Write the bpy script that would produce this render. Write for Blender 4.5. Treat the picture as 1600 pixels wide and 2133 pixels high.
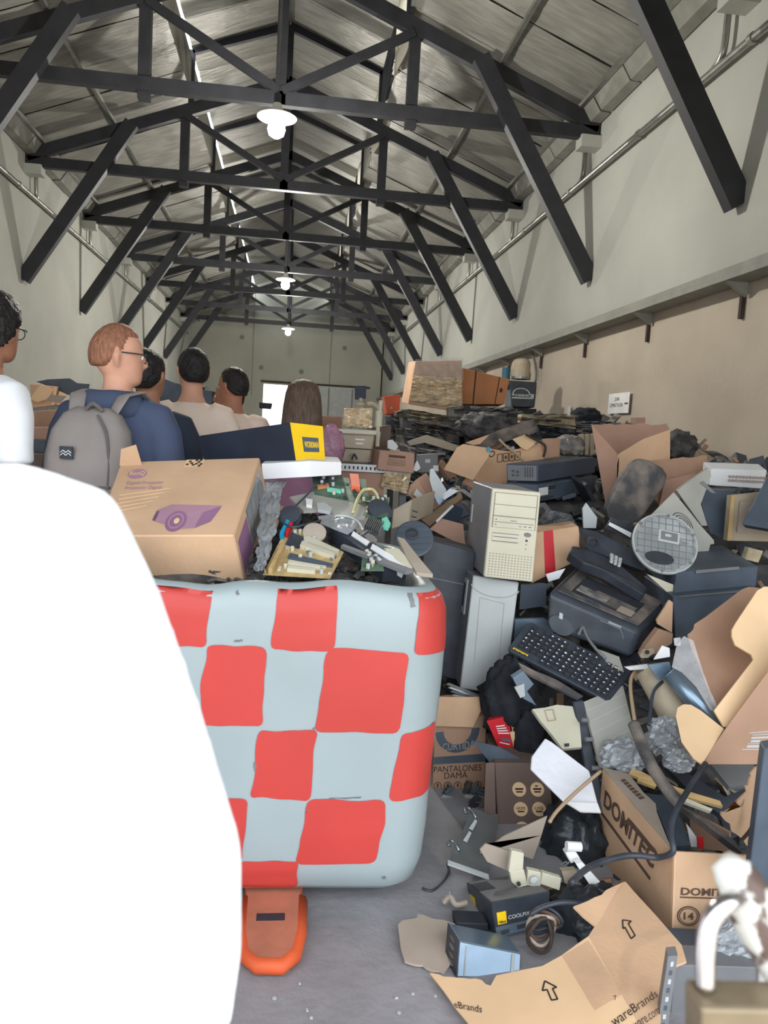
import bpy, math, random
from mathutils import Vector as V, Matrix, noise
R = random.Random(11)
sc = bpy.context.scene
C = sc.collection
for o in list(bpy.data.objects): bpy.data.objects.remove(o)

# ---------------------------------------------------------------- camera
F, CX, CY, H = 1600.0, 800.0, 1066.5, 1.38
YAW, PIT, ROL = .1224, -.1008, .0572
fw = V((math.sin(YAW)*math.cos(PIT), math.cos(YAW)*math.cos(PIT), math.sin(PIT)))
r0 = V((math.cos(YAW), -math.sin(YAW), 0)); u0 = r0.cross(fw)
rt = r0*math.cos(ROL)+u0*math.sin(ROL); up = -r0*math.sin(ROL)+u0*math.cos(ROL)
cd = bpy.data.cameras.new('camera'); cam = bpy.data.objects.new('camera', cd); C.objects.link(cam)
cd.sensor_fit = 'VERTICAL'; cd.sensor_height = 36; cd.lens = F/2133*36; cd.clip_start = .02; cd.clip_end = 300
m = Matrix((rt, up, -fw)).transposed().to_4x4(); m.translation = (0, 0, H); cam.matrix_world = m
cd.dof.use_dof = True; cd.dof.focus_distance = 3.2; cd.dof.aperture_fstop = 7
sc.camera = cam
# ---------------------------------------------------------------- sky, sun, exposure
w = bpy.data.worlds.new('sky'); sc.world = w; w.use_nodes = True
bg = w.node_tree.nodes['Background']; bg.inputs[0].default_value = (.86, .93, 1.0, 1); bg.inputs[1].default_value = 2.5
sl = bpy.data.lights.new('sun', 'SUN'); sl.energy = 9; sl.angle = .01; sl.color = (1, .95, .87)
sun = bpy.data.objects.new('sun', sl); C.objects.link(sun)
sun.rotation_euler = V((-.3, .04, -1)).to_track_quat('-Z', 'Y').to_euler()
vs = sc.view_settings; vs.view_transform = 'Standard'; vs.look = 'None'; vs.gamma = 1; vs.exposure = 0.8; vs.use_curve_mapping = False

# ---------------------------------------------------------------- helpers
def at(px, py, y):                       # world point seen at a pixel, on the vertical plane at depth y
    d = fw + rt*((px-CX)/F) - up*((py-CY)/F)
    p = d*(y/d.y); p.z += H; return p
def atz(px, py, z):                      # the same on a horizontal plane
    d = fw + rt*((px-CX)/F) - up*((py-CY)/F)
    p = d*((z-H)/d.z); p.z += H; return p
def lin(c):
    c = c/255; return c/12.92 if c <= .04045 else ((c+.055)/1.055)**2.4
MATS = {}
def M(name, rgb=None, rough=.75, metal=0, var=.12, scale=6, bump=0, bscale=40, spec=.4, rgb2=None, thr=None, trans=0, alpha=1, emit=0, stretch=None, coat=0):
    if name in MATS: return MATS[name]
    mt = bpy.data.materials.new(name); mt.use_nodes = True; nt = mt.node_tree; N = nt.nodes; L = nt.links
    b = N['Principled BSDF']; MATS[name] = mt
    c = [lin(x) for x in rgb]
    c2 = [lin(x) for x in rgb2] if rgb2 else [x*(1-2.2*var) for x in c]
    if not rgb2: c = [min(1, x*(1+var)) for x in c]
    tc = N.new('ShaderNodeTexCoord'); nz = N.new('ShaderNodeTexNoise'); nz.inputs['Scale'].default_value = scale; nz.inputs['Detail'].default_value = 5
    src = tc.outputs['Object']
    if stretch:
        mp = N.new('ShaderNodeMapping'); mp.inputs['Scale'].default_value = stretch; L.new(src, mp.inputs[0]); src = mp.outputs[0]
    L.new(src, nz.inputs['Vector'])
    rp = N.new('ShaderNodeValToRGB'); lo, hi = thr or (.3, .7)
    rp.color_ramp.elements[0].position = lo; rp.color_ramp.elements[1].position = hi
    rp.color_ramp.elements[0].color = (*c2, 1); rp.color_ramp.elements[1].color = (*c, 1)
    L.new(nz.outputs[0], rp.inputs[0]); L.new(rp.outputs[0], b.inputs['Base Color'])
    b.inputs['Roughness'].default_value = rough; b.inputs['Metallic'].default_value = metal; b.inputs['Specular IOR Level'].default_value = spec
    if coat: b.inputs['Coat Weight'].default_value = coat
    if trans: b.inputs['Transmission Weight'].default_value = trans
    if alpha < 1: b.inputs['Alpha'].default_value = alpha
    if emit: L.new(rp.outputs[0], b.inputs['Emission Color']); b.inputs['Emission Strength'].default_value = emit
    if bump:
        n2 = N.new('ShaderNodeTexNoise'); n2.inputs['Scale'].default_value = bscale; n2.inputs['Detail'].default_value = 4; L.new(src, n2.inputs['Vector'])
        bp = N.new('ShaderNodeBump'); bp.inputs['Strength'].default_value = bump; bp.inputs['Distance'].default_value = .02
        L.new(n2.outputs[0], bp.inputs['Height']); L.new(bp.outputs[0], b.inputs['Normal'])
    return mt

def link(o, parent=None):
    C.objects.link(o)
    if parent: o.parent = parent
    return o
def tag(o, label=None, cat=None, group=None, kind=None):
    if label: o['label'] = label
    if cat: o['category'] = cat
    if group: o['group'] = group
    if kind: o['kind'] = kind
    return o
def thing(name, label, cat, loc=(0, 0, 0), rot=None, group=None):
    o = link(bpy.data.objects.new(name, None)); o.location = loc; o.empty_display_size = .05
    if rot: o.rotation_euler = rot
    return tag(o, label, cat, group)
def smooth_pts(P, n=6):
    P = [V(p) for p in P]; out = []
    for i in range(len(P)-1):
        a = P[max(i-1, 0)]; b = P[i]; c = P[i+1]; d = P[min(i+2, len(P)-1)]
        for k in range(n):
            t = k/n; out.append(.5*((2*b)+(c-a)*t+(2*a-5*b+4*c-d)*t*t+(3*b-a-3*c+d)*t**3))
    return out+[P[-1]]
def eul(rx=0, ry=0, rz=0):
    return Matrix.Rotation(rz, 3, 'Z') @ Matrix.Rotation(ry, 3, 'Y') @ Matrix.Rotation(rx, 3, 'X')

class MB:
    def __init__(s): s.v = []; s.f = []
    def add(s, vs, fs):
        n = len(s.v); s.v += [V(p) for p in vs]; s.f += [[i+n for i in f] for f in fs]; return s
    def box(s, c, d, rot=None):
        c = V(c); q = []
        for z in (-.5, .5):
            for x, y in ((-.5, -.5), (.5, -.5), (.5, .5), (-.5, .5)):
                p = V((x*d[0], y*d[1], z*d[2])); q.append(c+(rot @ p if rot else p))
        return s.add(q, [(3, 2, 1, 0), (4, 5, 6, 7), (0, 1, 5, 4), (1, 2, 6, 5), (2, 3, 7, 6), (3, 0, 4, 7)])
    def prism(s, poly, ext):
        poly = [V(p) for p in poly]; n = len(poly)
        ex = [V(e) for e in ext] if isinstance(ext, list) else [V(ext)]*n
        nrm = V((0, 0, 0))
        for i in range(n): nrm += poly[i].cross(poly[(i+1) % n])
        if nrm.dot(ex[0]) > 0: fr = list(range(n))[::-1]
        else: fr = list(range(n))
        fs = [fr, [i+n for i in fr[::-1]]]
        for i in range(n):
            a, b = fr[i], fr[(i+1) % n]; fs.append((b, a, a+n, b+n))
        return s.add(poly+[poly[i]+ex[i] for i in range(n)], fs)
    def beam(s, a, b, w, h, upv=(0, 0, 1)):
        a = V(a); b = V(b); d = (b-a).normalized(); x = d.cross(V(upv))
        if x.length < 1e-4: x = d.cross(V((1, 0, 0)))
        x.normalize(); z = x.cross(d)
        q = []
        for p in (a, b):
            for i, j in ((-.5, -.5), (.5, -.5), (.5, .5), (-.5, .5)): q.append(p+x*w*i+z*h*j)
        return s.add(q, [(3, 2, 1, 0), (4, 5, 6, 7), (0, 1, 5, 4), (1, 2, 6, 5), (2, 3, 7, 6), (3, 0, 4, 7)])
    def limb(s, pr, n=10, flat=1, cap=True):     # [(point, radius)...]
        P = [V(p) for p, _ in pr]; rr = [r for _, r in pr]; q = []; fs = []; ref = None
        for i, p in enumerate(P):
            d = (P[min(i+1, len(P)-1)]-P[max(i-1, 0)]).normalized()
            if ref is None:
                ref = d.cross(V((0, 0, 1)))
                if ref.length < .15: ref = d.cross(V((0, 1, 0)))
            x = (ref-d*ref.dot(d)).normalized(); ref = x; z = x.cross(d)
            r = rr[i]; rx, rz = r if isinstance(r, tuple) else (r, r*flat)
            for k in range(n):
                t = 2*math.pi*k/n; q.append(p+x*rx*math.cos(t)+z*rz*math.sin(t))
        for i in range(len(P)-1):
            for k in range(n):
                a = i*n+k; b = i*n+(k+1) % n; fs.append((a, a+n, b+n, b))
        if cap: fs += [tuple(range(n)), tuple(range((len(P)-1)*n, len(P)*n))[::-1]]
        return s.add(q, fs)
    def tube(s, pts, r, n=8, k=6):
        return s.limb([(p, r) for p in (smooth_pts(pts, k) if k else pts)], n)
    def loft(s, rings, n=20, e=2.0):             # (cx,cy,cz,rx,ry)
        q = []; fs = []
        for cx, cy, cz, rx, ry in rings:
            for k in range(n):
                t = 2*math.pi*k/n; c = math.cos(t); si = math.sin(t)
                q.append(V((cx+rx*math.copysign(abs(c)**(2/e), c), cy+ry*math.copysign(abs(si)**(2/e), si), cz)))
        for i in range(len(rings)-1):
            for k in range(n):
                a = i*n+k; b = i*n+(k+1) % n; fs.append((a, b, b+n, a+n))
        fs += [tuple(range(n))[::-1], tuple(range((len(rings)-1)*n, len(rings)*n))]
        return s.add(q, fs)
    def lathe(s, prof, O, rot=None, n=24):       # (r,z) profile about local z
        O = V(O); q = []; fs = []
        for r, z in prof:
            for k in range(n):
                t = 2*math.pi*k/n; p = V((r*math.cos(t), r*math.sin(t), z)); q.append(O+(rot @ p if rot else p))
        for i in range(len(prof)-1):
            for k in range(n):
                a = i*n+k; b = i*n+(k+1) % n; fs.append((a, b, b+n, a+n))
        fs += [tuple(range(n))[::-1], tuple(range((len(prof)-1)*n, len(prof)*n))]
        return s.add(q, fs)
    def grid(s, fn, nu, nv, thick=None):
        q = [V(fn(i/nu, j/nv)) for j in range(nv+1) for i in range(nu+1)]
        fs = [(j*(nu+1)+i, j*(nu+1)+i+1, (j+1)*(nu+1)+i+1, (j+1)*(nu+1)+i) for j in range(nv) for i in range(nu)]
        return s.add(q, fs)
    def build(s, name, mat, parent=None, smooth=False, bev=0, local=False, seg=1, solid=0, sub=0, remesh=0, kind=None, label=None):
        off = V((0, 0, 0)) if (local or not parent) else V(parent.location)
        gp = parent.parent if parent else None
        if gp and not local: off = off+V(gp.location)
        o0 = V((0, 0, 0))
        if not parent and not local and s.v:        # top-level mesh: origin at its base
            xs = [p.x for p in s.v]; ys = [p.y for p in s.v]; o0 = V(((min(xs)+max(xs))/2, (min(ys)+max(ys))/2, min(p.z for p in s.v))); off = o0
        me = bpy.data.meshes.new(name); me.from_pydata([p-off for p in s.v], [], s.f); me.update()
        me.materials.append(mat if not isinstance(mat, str) else MATS[mat])
        if smooth: me.polygons.foreach_set('use_smooth', [True]*len(me.polygons))
        o = link(bpy.data.objects.new(name, me), parent); o.location = o0
        if solid:
            md = o.modifiers.new('solid', 'SOLIDIFY'); md.thickness = solid; md.offset = 0
        if remesh:
            md = o.modifiers.new('remesh', 'REMESH'); md.mode = 'VOXEL'; md.voxel_size = remesh; md.use_smooth_shade = True
            md = o.modifiers.new('smooth', 'SMOOTH'); md.factor = .6; md.iterations = 4
        if sub:
            md = o.modifiers.new('sub', 'SUBSURF'); md.levels = sub; md.render_levels = sub
        if bev:
            md = o.modifiers.new('bevel', 'BEVEL'); md.width = bev; md.segments = seg; md.limit_method = 'ANGLE'
        if kind: o['kind'] = kind
        if label: o['label'] = label
        return o
def mb(): return MB()

class Face:                                # a quad in space: bottom left, bottom right, top right, top left
    def __init__(s, bl, br, tr, tl):
        s.p = [V(x) for x in (bl, br, tr, tl)]
        nn = (s.p[1]-s.p[0]).cross(s.p[2]-s.p[0]).normalized(); e = V((0, 0, H)); d = s.p[3]-e     # keep the quad flat
        if abs(nn.dot(d.normalized())) > .05: s.p[3] = e+d*(nn.dot(s.p[0]-e)/nn.dot(d))
        s.n = ((s.p[1]-s.p[0]).cross(s.p[3]-s.p[0])).normalized()
        if s.n.dot(V((0, 0, H))-s.p[0]) < 0 : s.n = -s.n
    def P(s, u, v, off=0.0):
        a, b, c, d = s.p; return (a*(1-u)+b*u)*(1-v)+(d*(1-u)+c*u)*v+s.n*off
    def sub(s, u0, v0, u1, v1, off=.0006):
        return Face(s.P(u0, v0, off), s.P(u1, v0, off), s.P(u1, v1, off), s.P(u0, v1, off))
    def quad(s, u0, v0, u1, v1, off=.0006): return s.sub(u0, v0, u1, v1, off).p
    def slab(s, m_, u0, v0, u1, v1, t=.001, off=0):   # a plate on the face
        m_.prism(s.quad(u0, v0, u1, v1, off), s.n*t); return m_
    def disc(s, m_, u, v, ru, rv, t=.001, n=20, off=0):
        m_.prism([s.P(u+ru*math.cos(2*math.pi*k/n), v+rv*math.sin(2*math.pi*k/n), off) for k in range(n)], s.n*t); return m_
    def ring(s, m_, u, v, ru, rv, w, t=.001, n=24, a0=0, a1=2*math.pi):
        for k in range(n):
            t0 = a0+(a1-a0)*k/n; t1 = a0+(a1-a0)*(k+1)/n; q = []
            for tt, e in ((t0, 1), (t1, 1), (t1, 1-w), (t0, 1-w)): q.append(s.P(u+ru*e*math.cos(tt), v+rv*e*math.sin(tt), 0))
            m_.prism(q, s.n*t)
        return m_
    def line(s, m_, u0, v0, u1, v1, w, t=.001):
        a = s.P(u0, v0); b = s.P(u1, v1); d = (b-a).normalized(); x = d.cross(s.n).normalized()*w/2
        m_.prism([a-x, b-x, b+x, a+x], s.n*t); return m_
def text(s, mat, parent, face, name='lettering', t=.0008, slant=0, bold=0):
    cu = bpy.data.curves.new('txt', 'FONT'); cu.body = s; cu.shear = slant; cu.offset = bold; cu.resolution_u = 3
    o = bpy.data.objects.new('txt', cu); C.objects.link(o)
    me = bpy.data.meshes.new_from_object(o.evaluated_get(bpy.context.evaluated_depsgraph_get()))
    bpy.data.objects.remove(o); bpy.data.curves.remove(cu)
    vs_ = [v.co.copy() for v in me.vertices]; fs = [list(p.vertices) for p in me.polygons]; bpy.data.meshes.remove(me)
    x0 = min(v.x for v in vs_); x1 = max(v.x for v in vs_); y0 = min(v.y for v in vs_); y1 = max(v.y for v in vs_)
    b = mb().add([face.P((v.x-x0)/(x1-x0), (v.y-y0)/(y1-y0), t) for v in vs_], fs)
    return b.build(name, mat, parent)
def copy_tree(o, parent=None):
    c = o.copy(); C.objects.link(c)
    if parent: c.parent = parent
    for ch in list(o.children): copy_tree(ch, c)
    return c
def wob(p, s=3.0, a=1.0): return noise.noise_vector(V(p)*s)*a

# ---------------------------------------------------------------- materials
M('plaster', (180, 181, 173), .9, var=.05, scale=.9, bump=.15, bscale=25)
M('plaster_low', (188, 176, 160), .9, var=.06, scale=1.3, bump=.2, bscale=20)
M('plaster_end', (184, 184, 170), .9, var=.06, scale=.7)
M('concrete', (150, 148, 151), .85, var=.14, scale=3, bump=.2, bscale=30)
M('paving', (150, 146, 140), .9, var=.08, scale=2)
M('steel_black', (46, 47, 52), .5, var=.12, scale=5)
M('foil', (158, 156, 148), .42, metal=.25, var=.12, scale=2.5, bump=.55, bscale=6, stretch=(1, 5, 1))
M('foil_bright', (215, 210, 195), .5, metal=.1, var=.06, scale=2, bump=.4, bscale=8)
M('zinc', (165, 166, 160), .35, metal=.8, var=.1, scale=8)
M('grey_paint', (140, 140, 132), .7, var=.08)
M('dark_rust', (70, 58, 50), .8, var=.2)
M('poly_sheet', (235, 232, 222), .6, var=.03)
nt_ = MATS['poly_sheet'].node_tree; tr_ = nt_.nodes.new('ShaderNodeBsdfTranslucent'); mx_ = nt_.nodes.new('ShaderNodeMixShader'); tr_.inputs[0].default_value = (.85, .8, .7, 1); mx_.inputs[0].default_value = .6
nt_.links.new(nt_.nodes['Principled BSDF'].outputs[0], mx_.inputs[1]); nt_.links.new(tr_.outputs[0], mx_.inputs[2]); nt_.links.new(mx_.outputs[0], nt_.nodes['Material Output'].inputs[0])
M('white_paint', (225, 225, 220), .5, var=.05)
M('lamp_white', (250, 248, 240), .4, var=.02)
M('bulb', (255, 252, 240), .4, var=.0, emit=30)
M('black_plastic', (62, 67, 76), .42, var=.2, scale=9)
M('black_matte', (54, 57, 64), .7, var=.2, scale=9)
M('dusty_black', (72, 72, 74), .62, rgb2=(136, 124, 114), thr=(.34, .56), scale=9)
M('slate', (80, 90, 102), .5, var=.15)
M('dark_blue', (40, 46, 62), .6, var=.15)
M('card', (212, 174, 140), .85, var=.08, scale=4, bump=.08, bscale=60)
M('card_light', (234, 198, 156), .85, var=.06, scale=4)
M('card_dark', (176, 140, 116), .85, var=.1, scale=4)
M('card_pink', (182, 144, 124), .85, var=.08, scale=5)
M('card_grey', (168, 154, 140), .85, var=.08, scale=5)
M('card_orange', (196, 134, 92), .85, var=.08, scale=4)
M('card_brown', (112, 94, 86), .8, var=.08)
M('ink', (52, 42, 38), .8, var=.05)
M('ink_brown', (96, 74, 62), .85, var=.05)
M('ink_purple', (146, 104, 138), .8, var=.08)
M('ink_mauve', (174, 132, 152), .8, var=.06)
M('beige', (206, 200, 178), .55, var=.05)
M('beige_old', (178, 164, 142), .6, var=.08)
M('beige_grey', (168, 166, 158), .55, var=.06)
M('pale_grey', (186, 190, 190), .5, var=.05)
M('mid_grey', (120, 120, 122), .55, var=.1)
M('steel', (150, 154, 156), .35, metal=.75, var=.1, scale=6)
M('steel_blue', (140, 160, 178), .3, metal=.7, var=.08)
M('case_side', (140, 140, 146), .5, metal=.2, var=.06)
M('pc_blue', (76, 84, 100), .45, metal=.3, var=.08)
M('white', (232, 232, 232), .6, var=.03)
M('paper', (226, 226, 232), .8, var=.04, bump=.3, bscale=18)
M('red', (206, 34, 46), .5, var=.05)
M('red_paint', (194, 66, 60), .45, var=.05, scale=3)
M('tank', (156, 168, 170), .38, var=.05, scale=2.5, spec=.5)
M('orange', (216, 92, 48), .55, var=.08)
M('orange_dust', (186, 118, 92), .8, var=.1, scale=12)
M('yellow', (240, 196, 20), .5, var=.04)
M('pcb_green', (58, 92, 70), .5, rgb2=(96, 116, 96), thr=(.4, .6), scale=30)
M('pcb_tan', (190, 164, 116), .6, var=.12, scale=30)
M('cyan', (20, 150, 190), .5, var=.03)
M('coral', (236, 116, 78), .5, var=.03)
M('mint', (120, 220, 190), .4, var=.05)
M('cream_wire', (200, 194, 140), .5, var=.05)
M('tan_wire', (176, 150, 122), .55, var=.05)
M('foam', (236, 236, 238), .8, var=.02)
M('clear', (205, 205, 208), .12, var=.02, alpha=.28, bump=.6, bscale=14, spec=.8)
M('clear_grey', (168, 172, 176), .2, var=.1, alpha=.75, bump=.8, bscale=16, spec=.8)
M('crumple_foil', (236, 218, 188), .3, metal=.35, var=.1, scale=18, bump=.9, bscale=18)
M('crush', (98, 94, 92), .6, rgb2=(50, 50, 53), thr=(.36, .62), scale=14, bump=.6, bscale=30)
M('crush_tan', (190, 174, 142), .6, rgb2=(120, 110, 94), thr=(.3, .6), scale=10, bump=.5, bscale=24)
M('crush_grey', (160, 154, 148), .55, rgb2=(90, 88, 88), thr=(.35, .6), scale=12, bump=.6, bscale=26)
M('heap', (96, 92, 90), .85, rgb2=(60, 62, 66), thr=(.35, .65), scale=9, bump=.8, bscale=22)
M('pink_wrap', (172, 126, 146), .35, var=.15, scale=14, bump=.6, bscale=30)
M('wood', (196, 164, 112), .75, var=.12, scale=5, stretch=(1, 8, 1))
M('wood_brown', (128, 104, 80), .8, var=.12, scale=5)
M('brass', (132, 118, 96), .42, metal=.6, var=.12, scale=22)
M('chrome', (205, 200, 200), .18, metal=.95, var=.05)
M('chipped', (196, 194, 186), .5, rgb2=(84, 66, 58), thr=(.42, .47), scale=42, bump=.2, bscale=60)
M('teal', (52, 96, 116), .5, var=.08)
M('glass_lens', (40, 44, 50), .1, var=.05)
# ================================================================ the building
CEN, HW = -.32, 3.82
XL, XR, YE = CEN-HW, CEN+HW, 31.6
TY = [6.168+3.1636*i for i in range(-2, 8)]           # trusses
def struct(name, b, mat, parent=None, **k):
    o = b.build(name, mat, parent, **k)
    if not parent: o['kind'] = 'structure'
    return o
struct('floor', mb().box(((XL+XR)/2, YE/2+.1, -.05), (XR-XL+.6, YE+.2, .1)), 'concrete')
struct('pavement', mb().box((0, -7, -.06), (30, 13.8, .1)), 'paving')
struct('pavement_far', mb().box((0, YE+6.3, -.06), (20, 12, .1)), 'paving')
struct('wall_left', mb().box((XL-.1, YE/2, 2.65), (.2, YE, 5.3)), 'plaster')
wr = struct('wall_right', mb().box((XR+.1, YE/2, 4.05), (.2, YE, 2.5)).box((XR+.13, YE/2, 1.4), (.2, YE, 2.8)), 'plaster')
wr.data.materials.append(MATS['plaster_low'])
for p in wr.data.polygons:
    if p.index >= 6: p.material_index = 1
# far end wall with the open doorway
DX0, DX1, DZ = -1.28, -.32, 3.12
b = mb(); b.box(((XL+DX0)/2, YE+.1, 3.9), (DX0-XL, .2, 7.8)); b.box(((DX1+XR)/2, YE+.1, 3.9), (XR-DX1, .2, 7.8)); b.box((XR+.2, YE+.1, 3.9), (.5, .2, 7.8)); b.box(((DX0+DX1)/2, YE+.1, (DZ+7.8)/2), (DX1-DX0, .2, 7.8-DZ))
we = struct('wall_back', b, 'plaster_end')
for x in (-1.75, 1.35): mb().box((x, YE-.005, 4.6), (.03, .02, 4.0)).build('joint_strip', 'grey_paint', we)
for x, z in ((-2.2, 4.9), (.2, 3.7), (1.9, 4.75), (-1.4, 3.75)): mb().lathe([(.09, 0), (.07, .03)], (x, YE-.001, z), eul(math.pi/2)).build('wall_vent', 'grey_paint', we)
mb().box((.8, YE-.06, 3.22), (4.4, .06, .07)).build('door_rail', 'dark_rust', we)
d1 = struct('door_1', mb().box((1.35, YE-.08, 1.62), (2.9, .06, 3.1)), 'pale_grey')
for x in (.4, 1.35, 2.3): mb().box((x, YE-.115, 1.62), (.06, .012, 3.0)).build('door_rib', 'grey_paint', d1)
# front wall round the wide doorway the camera stands in
b = mb(); b.box(((XL-2.7)/2, .2, 2.65), (-2.7-XL, .2, 5.3)); b.box(((2.7+XR)/2, .2, 2.65), (XR-2.7, .2, 5.3)); b.box((CEN, .2, 5.4), (7.64, .2, 4.6))
struct('wall_front', b, 'plaster')
d2 = struct('door_2', mb().box((.66, .38, 1.55), (.05, .05, 3.1)), 'grey_paint')
# ledge along the right wall
t = struct('trim_1', mb().box((XR-.1, YE/2+.2, 2.755), (.2, YE-.6, .05)), 'grey_paint')
mb().box((XR-.195, YE/2+.2, 2.80), (.012, YE-.6, .05)).build('ledge_lip', 'grey_paint', t)
for y in (4.2, 5.85, 7.5, 9.2, 10.9, 12.6, 14.3, 16, 17.7):
    mb().prism([(XR, y-.02, 2.73), (XR-.19, y-.02, 2.73), (XR, y-.02, 2.62)], (0, .04, 0)).build('ledge_bracket', 'grey_paint', t)
    mb().box((XR+.015, y+.06, 2.56), (.04, .035, .2)).build('ledge_strap', 'dark_rust', t)
# roof slopes of lining panels (foil quilt), each its own piece
def rz(dx): return 6.65-abs(dx)*.3796+.20              # underside of the lining
roof = link(bpy.data.objects.new('ceiling', None)); roof['kind'] = 'structure'; roof.location = (CEN, 0, 6)
MO = 1.46; PW = .79
meshes = {}
def panel(side, var):
    def fn(u, v):
        dx = 3.95+(MO-.02-3.95)*u; sag = -.035*math.sin(math.pi*v)*(.6+.4*math.sin(u*9+var*2))
        sag += .012*noise.noise(V((u*7, v*5, var*3.1)))
        return V((side*dx, (v-.5)*(PW-.012), rz(dx)-6+sag))
    bb = mb().grid(fn, 10, 5); bb.f = [tuple(f) for f in bb.f]
    n = len(bb.v); top = [p+V((0, 0, .07)) for p in bb.v]
    bb.add(top, [f[::-1] for f in bb.f]); return bb
for side in (-1, 1):
    protos = [panel(side, k).build('roof_panel', 'foil', roof, smooth=True, local=True) for k in range(4)]
    n = int(32/PW)
    for i in range(n+1):
        o = protos[i] if i < 4 else link(protos[R.randrange(4)].copy(), roof)
        o.location = (0, .2+PW*i, R.uniform(-.008, .008)); o.rotation_euler = (0, R.uniform(-.004, .004), 0)
# raised ridge: its own roof panels, side boards and clear sheets
def mz(dx): return 7.52-abs(dx)*.38
def mpanel(side):
    def fn(u, v):
        dx = (1.44 if side < 0 else 1.7)*(1-u); return V((side*dx, (v-.5)*(PW-.01), mz(dx)-6-.02*math.sin(math.pi*v)))
    bb = mb().grid(fn, 6, 4); top = [p+V((0, 0, .06)) for p in bb.v]; bb.add(top, [f[::-1] for f in bb.f]); return bb
for side in (-1, 1):
    p0 = mpanel(side).build('ridge_panel', 'foil', roof, smooth=True, local=True)
    for i in range(n+1):
        o = p0 if i == 0 else link(p0.copy(), roof); o.location = (0, .2+PW*i, 0)
for i in range(len(TY)-1):
    y0, y1 = TY[i]+.05, TY[i+1]-.05
    for side in (-1, 1):
        x = CEN+side*MO; zb, zt = rz(MO)+.0, mz(MO)
        hgt = zt-zb
        if side < 0:       # boarding with an open slit at the top
            mb().box((x, (y0+y1)/2, zb+hgt*.4), (.04, y1-y0, hgt*.8)).build('side_board', 'foil', roof)
        else:
            k = .5 if i % 2 == 0 else .55
            ym = y0+(y1-y0)*k
            mb().grid(lambda u, v: V((x+.03*math.sin(u*7), y0+(ym-y0)*u, zb-.25+(hgt+.27)*v)), 10, 4).build('clear_sheet', 'poly_sheet', roof, smooth=True, solid=.004)
            mb().box((x, (ym+y1)/2, zb+hgt*.5), (.04, y1-ym, hgt*1.06)).build('side_board', 'black_matte' if i % 2 else 'foil', roof)
# unseen decking added above the lining to stop sunlight leaking between panels
for side in (-1, 1):
    o1 = (1.44 if side < 0 else 1.75)
    struct('added_roof_deck', mb().prism([(CEN+side*4.1, -.3, rz(4.1)+.16), (CEN+side*1.5, -.3, rz(1.5)+.16), (CEN+side*1.5, YE+.2, rz(1.5)+.16), (CEN+side*4.1, YE+.2, rz(4.1)+.16)], (0, 0, .03)), 'zinc')
    struct('added_ridge_deck', mb().prism([(CEN+side*o1, -.3, mz(o1)+.10), (CEN, -.3, mz(0)+.10), (CEN, YE+.2, mz(0)+.10), (CEN+side*o1, YE+.2, mz(o1)+.10)], (0, 0, .03)), 'zinc')
# purlins, eave bars, gutter troughs
for side, nm in ((-1, 'left'), (1, 'right')):
    for dx in (2.55, 3.55):
        k = thing('purlin', '', 'beam', (CEN+side*dx, 0, rz(dx)-.10))
        k['label'] = ('pale steel purlin under the %s roof slope, ' % nm)+('midway up' if dx < 3 else 'down by the eaves')
        mb().beam((CEN+side*dx, .3, rz(dx)-.10), (CEN+side*dx, YE, rz(dx)-.10), .05, .05).build('bar', 'zinc', k)
    k = thing('eaves_trough', 'grey sheet trough in the corner of %s wall and roof' % nm, 'trough', (CEN+side*3.7, 0, 5.36))
    i = 0; y = .3; pr = None
    while y < YE-.9:
        if pr is None:
            x0 = CEN+side*3.58
            pr = mb().add([(x0-CEN-side*3.7, 0, .03), (x0-CEN-side*3.7+side*.1, 0, -.12), (side*.1, 0, -.13), (x0-CEN-side*3.7, .76, .03), (x0-CEN-side*3.7+side*.1, .76, -.12), (side*.1, .76, -.13)], [(0, 1, 4, 3), (1, 2, 5, 4)]).build('trough_piece', 'grey_paint', k, local=True, solid=.006); o = pr
        else: o = link(pr.copy(), k)
        o.location = (0, y, R.uniform(-.006, .006)); y += .79
# conduit pipes under the eaves with their risers
for side, nm, x in ((1, 'right', XR-.07), (-1, 'left', XL+.07)):
    k = thing('conduit', 'galvanised conduit pipe running high along the %s wall' % nm, 'pipe', (x, 0, 4.6))
    mb().limb([((x, y, 4.60+.004*y), .035) for y in range(1, 31)], 10).build('pipe', 'zinc', k, smooth=True)
    for i, y in enumerate(TY[2:]):
        yy = y+.25
        mb().tube([(x, yy, 5.3), (x, yy, 5.0), (x, yy+.02, 4.72), (x, yy+.15, 4.64)], .03, 8).build('riser', 'zinc', k, smooth=True)
    for y in range(2, 30, 2):
        mb().lathe([(.045, -.025), (.045, .025)], (x, y, 4.60+.004*y), eul(math.pi/2), 12).build('clamp', 'zinc', k)
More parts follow.
